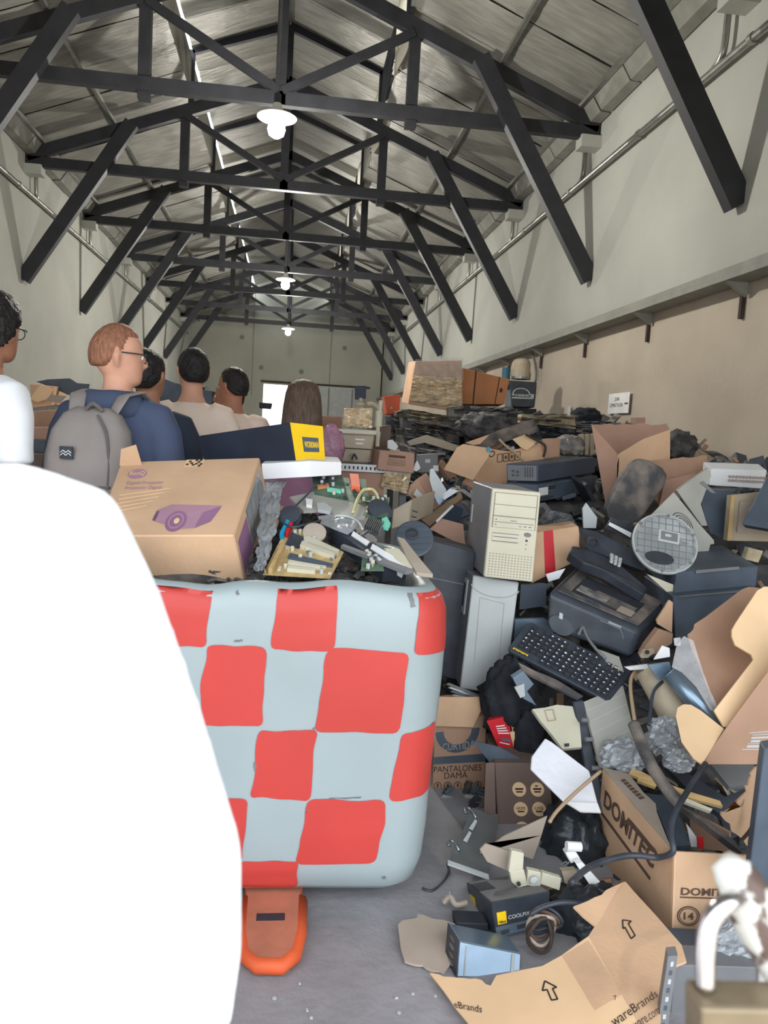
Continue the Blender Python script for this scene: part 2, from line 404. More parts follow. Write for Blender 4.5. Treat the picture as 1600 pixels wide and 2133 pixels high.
# roof trusses
ORD = ['overhead, with only its wall strut in view', 'nearest one seen whole', 'second', 'third', 'fourth', 'fifth', 'sixth', 'last one before the end wall']
def truss(y, label):
    t = thing('roof_truss', label, 'truss', (CEN, y, 5.1), group='black steel roof trusses')
    S = 'steel_black'
    bm = lambda n, a, b, w, h: mb().beam((CEN+a[0], y+(a[2] if len(a) > 2 else 0), a[1]), (CEN+b[0], y+(b[2] if len(b) > 2 else 0), b[1]), w, h, (0, 1, 0)).build(n, S, t)
    bm('tie_beam', (-HW+.02, 5.12), (HW-.02, 5.12), .15, .10)
    for s in (-1, 1):
        bm('rafter', (s*(HW-.02), 5.2), (0, 6.65), .17, .10)
        bm('queen_post', (s*1.52, 6.05, .04), (s*1.52, 4.97, .04), .13, .12)
        bm('diagonal', (s*1.5, 6.0, -.03), (s*.02, 5.2, -.03), .09, .07)
        bm('wall_strut', (s*2.28, 5.78, -.1), (s*(HW-.01), 3.38, -.1), .2, .12)
        bm('ridge_rafter', (s*1.44, 6.95), (0, 7.46), .11, .08)
        bm('ridge_post', (s*1.44, 6.95), (s*1.44, 6.12), .08, .08)
        mb().box((CEN+s*(HW-.12), y, 5.0), (.26, .2, .14)).build('corbel', 'plaster', t)
    bm('king_post', (0, 7.44), (0, 5.05), .12, .10)
    return t
for i, y in enumerate(TY[2:]): truss(y, 'black steel roof truss, '+ORD[i])
# pendant lamps
for i, y in enumerate((7.75, 15.8, 23.4)):
    t = thing('pendant_lamp', 'white enamel pendant lamp with lit bulb, '+('nearest and largest', 'middle one of the row', 'farthest, before the end wall')[i], 'lamp', (CEN+.03, y, 4.25), group='lit pendant lamps on the ridge line')
    x = CEN+.03
    mb().lathe([(.02, .14), (.045, .12), (.05, .06), (.16, .02), (.19, .0), (.185, -.005), (.15, .01), (.04, .05)], (x, y, 4.32), n=28).build('shade', 'lamp_white', t, smooth=True)
    mb().lathe([(.02, .05), (.05, .03), (.075, -.03), (.085, -.08), (.07, -.13), (.03, -.155), (.004, -.16)], (x, y, 4.29), n=20).build('bulb', 'bulb', t, smooth=True)
    mb().tube([(x, y, 4.44), (x, y, 5.5), (x-.02, y, 7.52)], .012, 6).build('cable', 'mid_grey', t)
    mb().lathe([(.02, 0), (.035, .02), (.035, .10), (.015, .12)], (x, y, 4.43), n=12).build('lamp_holder', 'black_plastic', t)
    ld = bpy.data.lights.new('lamp_light', 'POINT'); ld.energy = 215; ld.shadow_soft_size = .08; ld.color = (1, .96, .88)
    lo = bpy.data.objects.new('lamp_light', ld); C.objects.link(lo); lo.parent = t; lo.location = (0, 0, -.2)
# wall notices and wires
t = thing('wall_notice', 'white paper notice about the compacting zone on the right wall', 'notice', (XR, 8.1, 1.9))
f_ = Face((XR-.006, 8.36, 1.75), (XR-.006, 7.82, 1.75), (XR-.006, 7.82, 1.97), (XR-.006, 8.36, 1.97)); f_.n = V((-1, 0, 0))
mb().prism(f_.p, (.004, 0, 0)).build('sheet', 'white', t)
text('ZONA', 'ink', t, f_.sub(.3, .62, .55, .8)); text('COMPACTACION', 'ink', t, f_.sub(.08, .32, .72, .5)); mb().prism(f_.quad(.8, .42, .95, .5, .001), (.0005, 0, 0)).build('small_print', 'ink_brown', t)
tag(mb().tube([(XR-.02, 11.3, 2.7), (XR-.03, 11.0, 2.3), (XR-.03, 11.5, 1.9), (XR-.03, 12.2, 1.2)], .02, 6).build('wall_cable', 'mid_grey'), 'loose grey cable hanging from the ledge down the right wall', 'cable')
# ================================================================ the chequered tank and what lies in it
def itp(tab, x):
    if x <= tab[0][0]: return tab[0][1]
    for (a, b), (c, d) in zip(tab, tab[1:]):
        if x <= c: return b+(d-b)*(x-a)/(c-a)
    return tab[-1][1]
TX0, TX1, TY0, TY1, TR = -.76, .463, 2.035, 2.99, .13
PROF = [(.13, .05), (.06, .055), (.025, .085), (.008, .14), (0, .25), (0, .6), (.0, .82), (.004, .90), (.018, .945), (.045, .97), (.075, .965), (.088, .93), (.095, .6), (.10, .12), (.16, .09)]
def rrect(s, inset):                       # s: arc length from the front right of centre, anticlockwise seen from above
    x0, x1, y0, y1 = TX0+inset, TX1-inset, TY0+inset, TY1-inset; r = max(TR-inset*.6, .02)
    w_, d_ = TX1-TX0-2*TR, TY1-TY0-2*TR; q = math.pi/2*TR
    per = 2*w_+2*d_+4*q; s = s % per
    for k, (L, kind) in enumerate(((w_, 'f'), (q, 'c0'), (d_, 'r'), (q, 'c1'), (w_, 'b'), (q, 'c2'), (d_, 'l'), (q, 'c3'))):
        if s <= L: break
        s -= L
    t = s/L
    if kind == 'f': return V((x0+r+(x1-x0-2*r)*t, y0, 0)), V((0, -1, 0))
    if kind == 'r': return V((x1, y0+r+(y1-y0-2*r)*t, 0)), V((1, 0, 0))
    if kind == 'b': return V((x1-r-(x1-x0-2*r)*t, y1, 0)), V((0, 1, 0))
    if kind == 'l': return V((x0, y1-r-(y1-y0-2*r)*t, 0)), V((-1, 0, 0))
    cx, cy, a0 = {'c0': (x1-r, y0+r, -.5), 'c1': (x1-r, y1-r, 0), 'c2': (x0+r, y1-r, .5), 'c3': (x0+r, y0+r, 1)}[kind]
    a = (a0+.5*t)*math.pi; n = V((math.cos(a), math.sin(a), 0)); return V((cx, cy, 0))+n*r, n
PER = 2*(TX1-TX0-2*TR)+2*(TY1-TY0-2*TR)+2*math.pi*TR
def rimw(p):                               # dents and lifts of the soft rim
    x = p.x; f = max(0, 1-(p.y-TY0)/.25)
    z = .012*math.sin(x*9+1)+.10*math.exp(-((x+.49)/.07)**2)*f-.025*math.exp(-((x-.02)/.10)**2)*f-.015*math.exp(-((x+.2)/.06)**2)*f
    return z+.07*max(0, min(1, (-.45-x)/.2))*f*.6
def tank_pt(s, inset, z, out=0):
    p, n = rrect(s, inset); p = p+n*out; lift = max(0, (z-.72)/.25)
    p.z = z+rimw(p)*min(1, lift)*(1 if z > .72 else 0)
    k = max(0, (z-.1))/.85
    p += n*(.012*noise.noise(V((p.x*2.2, p.y*2.2, z*2.2)))-.02*(1-k)*1.0)
    if z > .7: p.y -= (.02*math.exp(-((p.x+.49)/.08)**2))*lift
    return p
tk = thing('plastic_tank', 'big grey white plastic tank painted with red chequers, brimming with scrap', 'tank', ((TX0+TX1)/2, (TY0+TY1)/2, .05))
b = mb(); NS = 120; q = []; prof = []
for (i0, z0), (i1, z1) in zip(PROF, PROF[1:]):
    kk = 4 if abs(z1-z0) > .1 else 1
    prof += [(i0+(i1-i0)*j/kk, z0+(z1-z0)*j/kk) for j in range(kk)]
prof.append(PROF[-1])
for ins, z in prof: q += [tank_pt(PER*k/NS, ins, z) for k in range(NS)]
fs = [(i*NS+k, i*NS+(k+1) % NS, (i+1)*NS+(k+1) % NS, (i+1)*NS+k) for i in range(len(prof)-1) for k in range(NS)]
fs += [tuple(range(NS))[::-1], tuple(range((len(prof)-1)*NS, len(prof)*NS))]
b.add(q, fs).build('shell', 'tank', tk, smooth=True)
OUT = [(z, i) for i, z in PROF[1:10]]
def x2s(x): return x-(TX0+TR)
def square(pp, seed, nm='painted_square', mt='red_paint', n=14):                      # painted patch from its four corners (pixel): tl, tr, br, bl
    c = []
    for px, py in pp:
        p = at(px, py, TY0); s = x2s(p.x)
        c.append((s, p.z))
    (a, b_, c_, d) = [V((x, z, 0)) for x, z in c]
    def fn(u, v):
        e = .06
        uu = u; vv = v
        # rounded corners
        du = max(0, abs(u-.5)-.42)/.08; dv = max(0, abs(v-.5)-.42)/.08
        if du > 0 and dv > 0:
            k = max(du, dv)/max(1e-6, math.hypot(du, dv)); uu = .5+math.copysign(.42+.08*du*k, u-.5); vv = .5+math.copysign(.42+.08*dv*k, v-.5)
        p = (a*(1-uu)+b_*uu)*vv+(d*(1-uu)+c_*uu)*(1-vv)
        p.x += .007*noise.noise(V((seed*3.7, vv*3, uu*1.5)))*(1 if abs(uu-.5) > .3 else .3)
        p.y += .006*noise.noise(V((uu*3, seed*5.1, vv)))*(1 if abs(vv-.5) > .3 else .3)
        z = min(.958, max(.062, p.y)); return tank_pt(p.x, itp(OUT, z), z, .0025)
    mb().grid(fn, n, n).build(nm, mt, tk, smooth=True)
for i, pp in enumerate([
        [(316, 1150), (446, 1172), (430, 1342), (300, 1340)], [(588, 1186), (712, 1186), (694, 1358), (562, 1352)], [(892, 1192), (1035, 1182), (1010, 1372), (860, 1362)],
        [(430, 1338), (556, 1350), (546, 1514), (412, 1514)], [(684, 1350), (852, 1358), (832, 1532), (654, 1528)],
        [(538, 1524), (660, 1524), (646, 1673), (522, 1666)], [(836, 1532), (940, 1520), (935, 1668), (812, 1674)],
        [(644, 1670), (809, 1674), (786, 1808), (616, 1812)], [(498, 1806), (622, 1806), (620, 1905), (488, 1895)],
        [(280, 1520), (408, 1518), (395, 1665), (268, 1660)], [(150, 1330), (296, 1338), (284, 1512), (140, 1505)], [(372, 1664), (516, 1668), (505, 1806), (362, 1806)], [(40, 1150), (170, 1140), (150, 1335), (20, 1335)]]):
    square(pp, i)
mb().limb([((-.66+.7*k/10, 2.2, .89), .004) for k in range(2)], 6).build('seam', 'tank', tk)
for i, (x, y, w_, h_) in enumerate([(496, 1333, 9, 2), (867, 1246, 5, 14), (805, 1842, 4, 3), (796, 1884, 4, 3), (728, 1882, 3, 2), (494, 1232, 3, 3), (720, 1668, 34, 1.5), (640, 1694, 2, 8), (530, 1600, 2, 9), (655, 1520, 3, 2)]):
    square([(x-w_, y-h_), (x+w_, y-h_), (x+w_, y+h_), (x-w_, y+h_)], 40+i, 'scuff', 'mid_grey', 4)
# loose fill
b = mb()
def fill(u, v):
    x = TX0+.1+(TX1-TX0-.2)*u; y = TY0+.1+(TY1-TY0-.2)*v
    e = min(u, 1-u, v, 1-v); z = .90+.20*v*min(1, e*5)+.03*noise.noise(V((x*9, y*9, 0)))
    return V((x, y, z))
b.grid(fill, 40, 34)
for k in range(420):
    u = R.uniform(.42, .97); v = R.uniform(.03, .95); p = fill(u, v); s = R.uniform(.012, .04)
    b.box(p+V((0, 0, .01)), (s*R.uniform(.5, 1.6), s*R.uniform(.3, 1), s*R.uniform(.15, .5)), eul(R.uniform(-1, 1), R.uniform(-1, 1), R.uniform(0, 6)))
o = b.build('scrap_fill', 'crush'); tag(o, 'dark jumble of small electronic scrap filling the chequered tank', 'scrap', kind='stuff')
def Yb(py): return itp([(960, 2.98), (1000, 2.86), (1040, 2.66), (1100, 2.42), (1190, 2.17), (1210, 2.12)], py)
def tb(px, py, dy=0): return at(px, py, Yb(py)+dy)
def single(name, label, cat, b, mat, group=None, **k): return tag(b.build(name, mat, **k), label, cat, group)
# projector box
pf = Face(at(196, 1116, 2.24), at(487, 1115, 2.2), at(541, 953, 2.68), at(252, 962, 2.72))
t = thing('projector_box', 'closed tan carton with purple projector print leaning in the tank', 'box', (pf.P(.5, .5)-pf.n*.2))
D = -pf.n*.19+V((.02, .0, -.0))
mb().prism(pf.p, D).build('carton', 'card', t, bev=.004)
mb().prism(pf.quad(.0, .94, .16, .94, .0)[:2]+[pf.P(.14, .94, .075), pf.P(.03, .94, .06)], V((0, .004, 0))).build('flap', 'card', t)
rf = Face(pf.p[1], pf.p[1]+D, pf.p[2]+D, pf.p[2]); rf.n = (rf.p[1]-rf.p[0]).cross(rf.p[3]-rf.p[0]).normalized()
mb().prism([rf.P(1, .5), rf.P(1, 1), rf.P(1, 1)+V((.05, .03, .0)), rf.P(1, .5)+V((.04, .03, -.01))], V((0, .005, 0))).build('flap', 'card_light', t)
rf.slab(mb(), .12, .35, .8, .93, .001).build('clear_tape', 'clear_grey', t)
rf.slab(mb(), .2, .05, .8, .34, .001).build('print_block', 'ink_purple', t)
o = pf.disc(mb(), .15, .80, .068, .075, .0008, 28).build('logo_badge', 'ink_mauve', t)
text('BenQ', 'card_light', t, pf.sub(.095, .765, .205, .835, .001), bold=.02)
text('Digital Projector', 'ink_mauve', t, pf.sub(.10, .63, .36, .69)); text('Proyector Digital', 'ink_mauve', t, pf.sub(.10, .56, .36, .62))
for k in range(5): pf.line(mb(), .08, .28+.055*k, .3+.03*k, .36+.055*k, .002).build('scuff', 'card_light', t)
b = mb()
for cx, cy in ((.5, .97), (.515, .94), (.545, .985), (.565, .955), (.53, .915), (.575, .90), (.485, .925), (.55, .93), (.575, .985), (.585, .925)): pf.slab(b, cx-.008, cy-.012, cx+.012, cy+.012, .001)
b.build('tape_marks', 'ink', t)
pf.slab(mb(), .47, .89, .60, .999, .0004).build('tape', 'card_light', t)
# printed projector
pp = lambda *L: [pf.P(u, v, .0009) for u, v in L]
mb().add(pp((.385, .30), (.48, .365), (.845, .34), (.72, .27)), [(0, 1, 2, 3)]).build('print_top', 'ink_mauve', t)
mb().add(pp((.375, .17), (.385, .295), (.72, .265), (.70, .08), (.60, .07)), [(0, 4, 3, 2, 1)]).build('print_front', 'ink_mauve', t)
mb().add(pp((.725, .265), (.845, .335), (.80, .15), (.70, .08)), [(0, 3, 2, 1)]).build('print_side', 'ink_purple', t)
mb().add(pp((.375, .175), (.385, .285), (.41, .285), (.40, .165)), [(0, 3, 2, 1)]).build('print_grille', 'ink_purple', t)
pf.disc(mb(), .55, .16, .075, .12, .0014, 28).build('print_lens', 'ink_purple', t); pf.ring(mb(), .55, .16, .055, .09, .2, .0018).build('print_lens_ring', 'ink_mauve', t); pf.disc(mb(), .555, .16, .02, .033, .002, 16).build('print_glint', 'card_light', t)
pf.slab(mb(), .0, .02, .06, .09, .001).build('sticker', 'white', t)
# black and yellow tool carton on a white foam slab
y0 = 2.82
t = thing('foam_slab', 'white polystyrene slab under the black and yellow carton', 'foam', at(640, 995, y0))
mb().prism([at(548, 998, y0), at(645, 993, y0-.05), at(645, 960, y0-.05), at(545, 966, y0)], V((.03, .3, .02))).build('slab', 'foam', t)
mb().prism([at(645, 993, y0-.05), at(711, 989, y0+.03), at(711, 963, y0+.03), at(645, 960, y0-.05)], V((0, .25, .01))).build('slab_end', 'foam', t)
yf = Face(at(617, 963, 2.83), at(677, 962, 2.90), at(672, 888, 2.90), at(604, 880, 2.83))
bf = Face(at(428, 975, 3.08), at(617, 963, 2.83), at(604, 880, 2.83), at(412, 908, 3.08))
t = thing('tool_carton', 'long black carton with yellow end panel lying on white foam', 'box', yf.P(.5, 0))
bk = bf.p[0]-bf.p[1]
mb().prism([yf.p[0], yf.p[1], yf.p[2], yf.p[3]], [bf.p[0]-bf.p[1], bf.p[0]-bf.p[1], bf.p[3]-bf.p[2], bf.p[3]-bf.p[2]]).build('carton', 'dark_blue', t, bev=.002)
yf.slab(mb(), .0, .0, 1, 1, .002).build('end_panel', 'yellow', t)
yf.slab(mb(), .30, .27, .82, .66, .0028).build('logo_panel', 'slate', t); text('WORKMAN', 'yellow', t, yf.sub(.34, .38, .80, .55, .0028), bold=.03)
b = mb()
for u0, v0, u1, v1 in ((.02, .96, .99, .98), (.12, .5, .13, .9), (.3, .3, .31, .9), (.8, .4, .82, .92), (.6, .6, .66, .7), (.7, .2, .78, .24), (.45, .8, .52, .86)): bf.line(b, u0, v0, u1, v1, .004)
b.build('scuffs', 'mid_grey', t)
# pieces lying on top
def plate(name, label, cat, mat, pts, th=.006, dy=0, fnp=tb, bev=0, down=None):
    P = [fnp(*p, dy) if len(p) == 2 else fnp(p[0], p[1], dy+p[2]) for p in pts]
    n = V((0, 0, 0))
    for i in range(len(P)): n += P[i].cross(P[(i+1) % len(P)])
    n.normalize()
    if n.dot(V((0, 0, H))-P[0]) > 0: n = -n
    return single(name, label, cat, mb().prism(P, (n*th) if down is None else V(down)), mat, bev=bev)
plate('sheet_metal_cover', 'flat beige grey computer side panel lying across the tank scrap', 'panel', 'beige_grey', [(603, 1035), (688, 1017), (765, 1060), (760, 1077), (735, 1078), (668, 1062), (632, 1064)], .01)
def pcb(name, label, mat, P4, spec, seed):
    rr = random.Random(seed); f = Face(*P4)
    t = thing(name, label, 'circuit board', f.P(.5, .5))
    mb().prism(f.p, -f.n*.003).build('board', mat, t)
    for nm, m_, u0, v0, u1, v1, hh in spec: f.slab(mb(), u0, v0, u1, v1, hh).build(nm, m_, t)
    for k in range(22):
        u, v = rr.uniform(.04, .95), rr.uniform(.04, .95)
        if rr.random() < .5: mb().lathe([(.006, 0), (.006, .012), (.005, .013)], f.P(u, v), V((0, 0, 1)).rotation_difference(f.n).to_matrix(), 10).build('capacitor', rr.choice(['pale_grey', 'black_plastic', 'beige']), t)
        else: f.slab(mb(), u, v, min(1, u+rr.uniform(.03, .08)), min(1, v+rr.uniform(.03, .07)), .005).build('chip', rr.choice(['black_plastic', 'beige', 'mid_grey']), t)
    return t
pcb('motherboard', 'tan motherboard with cream card slots at front rim of the tank', 'pcb_tan', [tb(548, 1196), tb(688, 1204), tb(716, 1150), tb(600, 1092)],
    [('card_slot', 'beige', .40, .78, .95, .88, .014), ('card_slot', 'beige', .36, .62, .92, .72, .014), ('chip', 'black_plastic', .12, .6, .34, .86, .006), ('ribbon', 'slate', .25, .34, .95, .44, .006), ('memory_slot', 'beige', .3, .2, .8, .26, .012), ('memory_slot', 'beige', .33, .08, .75, .14, .012), ('cooler_frame', 'wood', .08, .0, .14, .5, .02), ('connector', 'cyan', -.02, .68, .04, .98, .02), ('connector', 'red', .05, .74, .1, .98, .018)], 3)
pcb('circuit_board', 'green circuit board under the foam slab in the tank', 'pcb_green', [tb(655, 1030), tb(770, 1052), tb(762, 998), tb(650, 990)], [('connector', 'coral', .70, .45, .86, .98, .02), ('heat_sink', 'mint', .25, .25, .5, .34, .01), ('chip', 'black_plastic', .1, .55, .3, .8, .004)], 5)
pcb('circuit_board', 'green circuit board inside the looped cream wire', 'pcb_green', [tb(755, 1075), tb(808, 1078), tb(812, 1036), tb(770, 1030)], [('connector', 'yellow', .2, .2, .4, .6, .015)], 6)
pcb('circuit_board', 'small dark green board at the tank rim below the grey rail', 'pcb_green', [tb(752, 1188), tb(800, 1188), tb(792, 1150), tb(755, 1150)], [('chip', 'black_plastic', .3, .3, .7, .7, .004)], 8)
# black drive bay with white strips
t = thing('drive_cage', 'black scanner bar with white strips lying over the tank scrap', 'scanner bar', tb(780, 1150))
mb().prism([tb(690, 1098), tb(735, 1110), tb(848, 1182), tb(800, 1178)], V((0, .02, -.05))).build('body', 'black_plastic', t)
mb().prism([tb(736, 1106, -.01), tb(770, 1128, -.01), tb(764, 1136, -.01), tb(732, 1114, -.01)], V((0, .02, -.03))).build('strip', 'white', t)
mb().prism([tb(776, 1132, -.01), tb(846, 1174, -.01), tb(840, 1186, -.01), tb(772, 1142, -.01)], V((0, .02, -.03))).build('strip', 'white', t)
plate('slide_rail', 'slotted grey steel rail lying along front of the tank scrap', 'rail', 'mid_grey', [(710, 1136), (716, 1133), (862, 1186), (845, 1190)], .012, -.02)
t = thing('processor_cooler', 'small silver finned processor cooler among the tank scrap', 'cooler', tb(782, 1098))
cf = Face(tb(757, 1105), tb(790, 1122), tb(802, 1096), tb(768, 1084))
cf.slab(mb(), 0, 0, 1, 1, .006).build('base', 'steel', t)
for k in range(9): cf.slab(mb(), .03+k*.107, .05, .08+k*.107, .95, .02).build('fin', 'steel', t)
for k, (x, y, mt, nm, r) in enumerate([(603, 1074, 'slate', 'dark round speaker lying left in the tank scrap', .035), (655, 1110, 'dusty_black', 'black speaker ring standing in the tank scrap', .034), (792, 1062, 'black_matte', 'dusty black fan at right of the tank scrap', .04)]):
    t = thing('speaker', nm, 'speaker', tb(x, y)); q_ = V((0, 0, 1)).rotation_difference(V((.3*(k-1), -.7, .7)).normalized()).to_matrix()
    mb().lathe([(r, -.02), (r, 0), (r*.88, .004), (r*.8, -.004), (r*.3, -.018), (.001, -.016)], tb(x, y, -.02), q_).build('cone', mt, t, smooth=False)
    mb().lathe([(r*1.08, -.004), (r*1.08, .004), (r*.95, .005)], tb(x, y, -.02), q_).build('rim', 'card_grey' if k == 1 else 'black_plastic', t)
plate('plastic_fragment', 'mint green translucent plastic fragment in the tank', 'plastic', 'mint', [(795, 1080), (806, 1076), (814, 1090), (808, 1100), (797, 1096)], .01, -.02)
single('plastic_wrap', 'crinkled clear plastic wrap beside the projector carton in the tank', 'wrap', mb().grid(lambda u, v: tb(532+16*v+(22+24*v)*u, 1188-186*v, -.03)+wob((u*6, v*14, 1), 1, .012), 10, 30), 'clear_grey', solid=.002)
plate('film_sheet', 'creased peach plastic film in the middle of the tank scrap', 'film', 'clear_grey', [(662, 1075), (705, 1070), (750, 1090), (725, 1112), (690, 1098), (668, 1090)], .004, -.02)
plate('cream_casing', 'cream plastic casing piece at the right tank rim', 'casing', 'beige', [(800, 1142), (830, 1142), (864, 1178), (855, 1186), (812, 1158)], .015, -.01)
plate('grey_casing', 'grey curved casing piece hanging over the right tank corner', 'casing', 'card_grey', [(828, 1118), (842, 1122), (872, 1160), (902, 1196), (868, 1192), (845, 1155)], .012, -.02)
plate('white_socket', 'small white socket upright in the tank scrap', 'socket', 'white', [(637, 1038), (651, 1040), (650, 1052), (638, 1050)], .02, -.03)
plate('grey_bracket', 'pale bracket on the beige panel in the tank', 'bracket', 'pale_grey', [(660, 1048), (676, 1046), (692, 1058), (688, 1066), (662, 1060)], .012, -.03)
plate('orange_block', 'small tan block under the foam slab in the tank', 'block', 'card_orange', [(660, 1010), (684, 1006), (686, 1012), (662, 1015)], .012, -.03)
for k, (mt, lb, L) in enumerate([('cream_wire', 'cream wire looped upright over the tank scrap', [(735, 1068), (745, 1040), (757, 1022), (775, 1020), (786, 1032), (788, 1046), (782, 1056), (775, 1050)]),
        ('black_plastic', 'thin black wire across the beige panel in the tank', [(612, 1058), (625, 1045), (640, 1030), (655, 1012)]),
        ('black_plastic', 'thin black wire coiled near white strips in the tank', [(755, 1116), (766, 1108), (778, 1110), (786, 1120)]),
        ('black_plastic', 'black cable trailing left of the motherboard in the tank', [(590, 1090), (610, 1098), (640, 1092), (668, 1084)]),
        ('pale_grey', 'pale cable curving over the film in the tank', [(700, 1074), (725, 1076), (745, 1086), (755, 1102)])]):
    single('loose_wire', lb, 'wire', mb().tube([tb(x, y, -.04) for x, y in L], .004 if k else .006, 6), mt, smooth=True)
# the orange pallet truck fork under the tank
t = thing('pallet_truck', 'orange pallet truck with worn fork tip sticking out under the tank', 'pallet truck', (.0, 2.0, 0))
for x in (-.0, -.46):
    out = [(-.075, 3.3), (-.075, 2.1), (-.072, 1.95), (-.06, 1.87), (-.03, 1.835), (.03, 1.83), (.06, 1.865), (.075, 1.95), (.08, 2.1), (.08, 3.3)]
    mb().prism([(x+a, y, .045) for a, y in out], (0, 0, -.006)).build('fork_plate', 'orange_dust', t, bev=.002)
    mb().limb([((x+a, y, .026), .021) for a, y in out[1:-1]], 8).build('fork_edge', 'orange', t, smooth=True)
    for a in (-.075, .08): mb().box((x+a, 2.75, .03), (.012, 1.2, .035)).build('fork_side', 'orange', t)
    mb().prism([(x-.042, 2.018, .0452), (x+.036, 2.018, .0452), (x+.036, 1.985, .0452), (x-.042, 1.985, .0452)], (0, 0, -.002)).build('fork_slot', 'black_matte', t)
    mb().lathe([(.022, -.03), (.022, .03)], (x, 1.845, .023), eul(0, math.pi/2), 16).build('roller', 'wood_brown', t)
mb().box((-.23, 3.35, .22), (.62, .12, .4)).build('body', 'orange', t, bev=.03); mb().tube([(-.23, 3.4, .3), (-.23, 3.5, .8), (-.23, 3.55, .95)], .02).build('handle', 'black_plastic', t)
# ================================================================ people
M('skin', (214, 160, 134), .6, var=.05, scale=12)
M('skin_tan', (176, 124, 98), .6, var=.05, scale=12)
M('shirt_white', (238, 240, 244), .85, var=.02, bump=.25, bscale=9)
M('shirt_cream', (238, 216, 198), .85, var=.03, bump=.25, bscale=9)
M('hoodie_navy', (74, 84, 110), .9, var=.07, bump=.25, bscale=10)
M('shirt_dark', (52, 60, 74), .9, var=.08, bump=.2, bscale=10)
M('top_pink', (168, 122, 148), .85, var=.08)
M('denim', (60, 78, 108), .9, var=.1, scale=20)
M('trousers', (44, 46, 52), .9, var=.1)
M('shoes', (60, 58, 58), .6, var=.1)
M('hair_red', (158, 108, 82), .6, var=.2, scale=30, stretch=(3, 3, 1), bump=.5, bscale=50)
M('hair_dark', (36, 32, 32), .55, var=.25, scale=30, bump=.7, bscale=50)
M('hair_brown', (122, 100, 84), .5, rgb2=(74, 58, 50), thr=(.3, .7), scale=20, stretch=(5, 5, .6), bump=.5, bscale=40)
M('pack_grey', (142, 134, 130), .9, var=.06, bump=.3, bscale=14)
M('pack_dark', (104, 98, 96), .9, var=.06)
def person(label, loc, yaw, s, shirt, hair, hairmat, skin='skin', legs='trousers', head=0, sleeve='short', elbow=.235, glasses=False, lean=0, turn_nod=0, wide=1.0, arm_l=None, belly=1.0, fwd=0):
    t = thing('person', label, 'person', loc, (0, 0, yaw))
    hr = eul(turn_nod, 0, head); hc = V((0, 0, 1.56))
    def hd(p): return hc+hr @ (V(p)-hc)+V((0, fwd, 0))
    W = wide
    def arms(g, cut=None):
        out = []
        for sd in (-1, 1):
            ex = (arm_l if (arm_l and sd < 0) else elbow)
            pr = [((sd*.10*W, -.01, 1.415), .062+g), ((sd*.165*W, -.01, 1.40), .064+g), ((sd*.195*W, -.012, 1.34), .058+g), ((sd*(.195*W+ex)/2, -.016, 1.23), .052+g), ((sd*ex, -.02, 1.11), .044+g), ((sd*(ex+.005), .03, .98), .040+g), ((sd*(ex+.005), .08, .865), .030+g)]
            out.append((sd, ex, pr))
        return out
    b = mb()
    for sd in (-1, 1):
        b.limb([((sd*.085, 0, .93), .09), ((sd*.09, .0, .8), .082), ((sd*.095, .01, .5), .056), ((sd*.097, -.015, .32), .055), ((sd*.1, -.02, .09), .04)], 14)
        b.limb([((sd*.1, -.05, .045), .04), ((sd*.105, .05, .045), .042), ((sd*.11, .15, .03), .03)], 10)
    b.loft([(0, 0, .84, .13, .10), (0, 0, .92, .165, .115), (0, 0, 1.02, .15, .105), (0, 0, 1.14, .15*W, .105), (0, -.005, 1.28, .165*W, .115), (0, -.01, 1.37, .165*W, .105), (0, -.012, 1.43, .13*W, .085), (0, -.01, 1.47, .08, .07), (0, 0, 1.52, .056, .06), (0, .01, 1.60, .055, .06)], 24)
    for sd, ex, pr in arms(0):
        b.limb(pr, 12)
        hx = sd*(ex+.005)
        b.limb([((hx, .085, .86), (.024, .03)), ((hx, .10, .82), (.02, .042)), ((hx, .115, .775), (.018, .042))], 10)
        for k, (fl, dy) in enumerate(((.065, .034), (.075, .012), (.07, -.01), (.055, -.03))):
            b.limb([((hx, .11+dy, .785), .0095), ((hx-sd*.006, .118+dy, .785-fl*.5), .0088), ((hx-sd*.018, .118+dy, .785-fl), .0075)], 8)
        b.limb([((hx, .12, .835), .012), ((hx-sd*.012, .15, .80), .011), ((hx-sd*.02, .158, .765), .009)], 8)
    hb = mb()
    hb.loft([(0, .05, 1.535, .022, .03), (0, .035, 1.548, .044, .055), (0, .02, 1.57, .058, .075), (0, .008, 1.60, .066, .088), (0, .0, 1.64, .073, .096), (0, -.004, 1.68, .077, .099), (0, -.006, 1.71, .073, .094), (0, -.006, 1.735, .056, .075), (0, -.006, 1.748, .03, .04)], 24)
    hb.limb([((0, .085, 1.655), .011), ((0, .102, 1.635), .014), ((0, .106, 1.618), .016), ((0, .088, 1.61), .012)], 8)
    hb.limb([((-.024, .082, 1.582), .008), ((0, .09, 1.582), .009), ((.024, .082, 1.582), .008)], 6)
    for sd in (-1, 1):
        hb.limb([((sd*.07, -.012, 1.605), .009), ((sd*.079, -.018, 1.63), .013), ((sd*.08, -.02, 1.65), .016), ((sd*.074, -.012, 1.667), .01)], 8)
        hb.limb([((sd*.018, .09, 1.658), .008), ((sd*.045, .08, 1.66), .009)], 6)
    b.add([hd(p) for p in hb.v], hb.f)
    sc_ = lambda q: [setattr(p, 'xyz', (p*s)) for p in q.v]
    sc_(b); b.build('body', skin, t, local=True, remesh=.0085)
    e = mb()
    for sd in (-1, 1): e.lathe([(.011, -.004), (.009, .004), (.002, .007)], hd((sd*.031, .087, 1.648)), hr @ eul(-math.pi/2), 10)
    sc_(e); e.build('eyes', 'white', t, local=True, smooth=True)
    # clothes
    g = .013; c = mb()
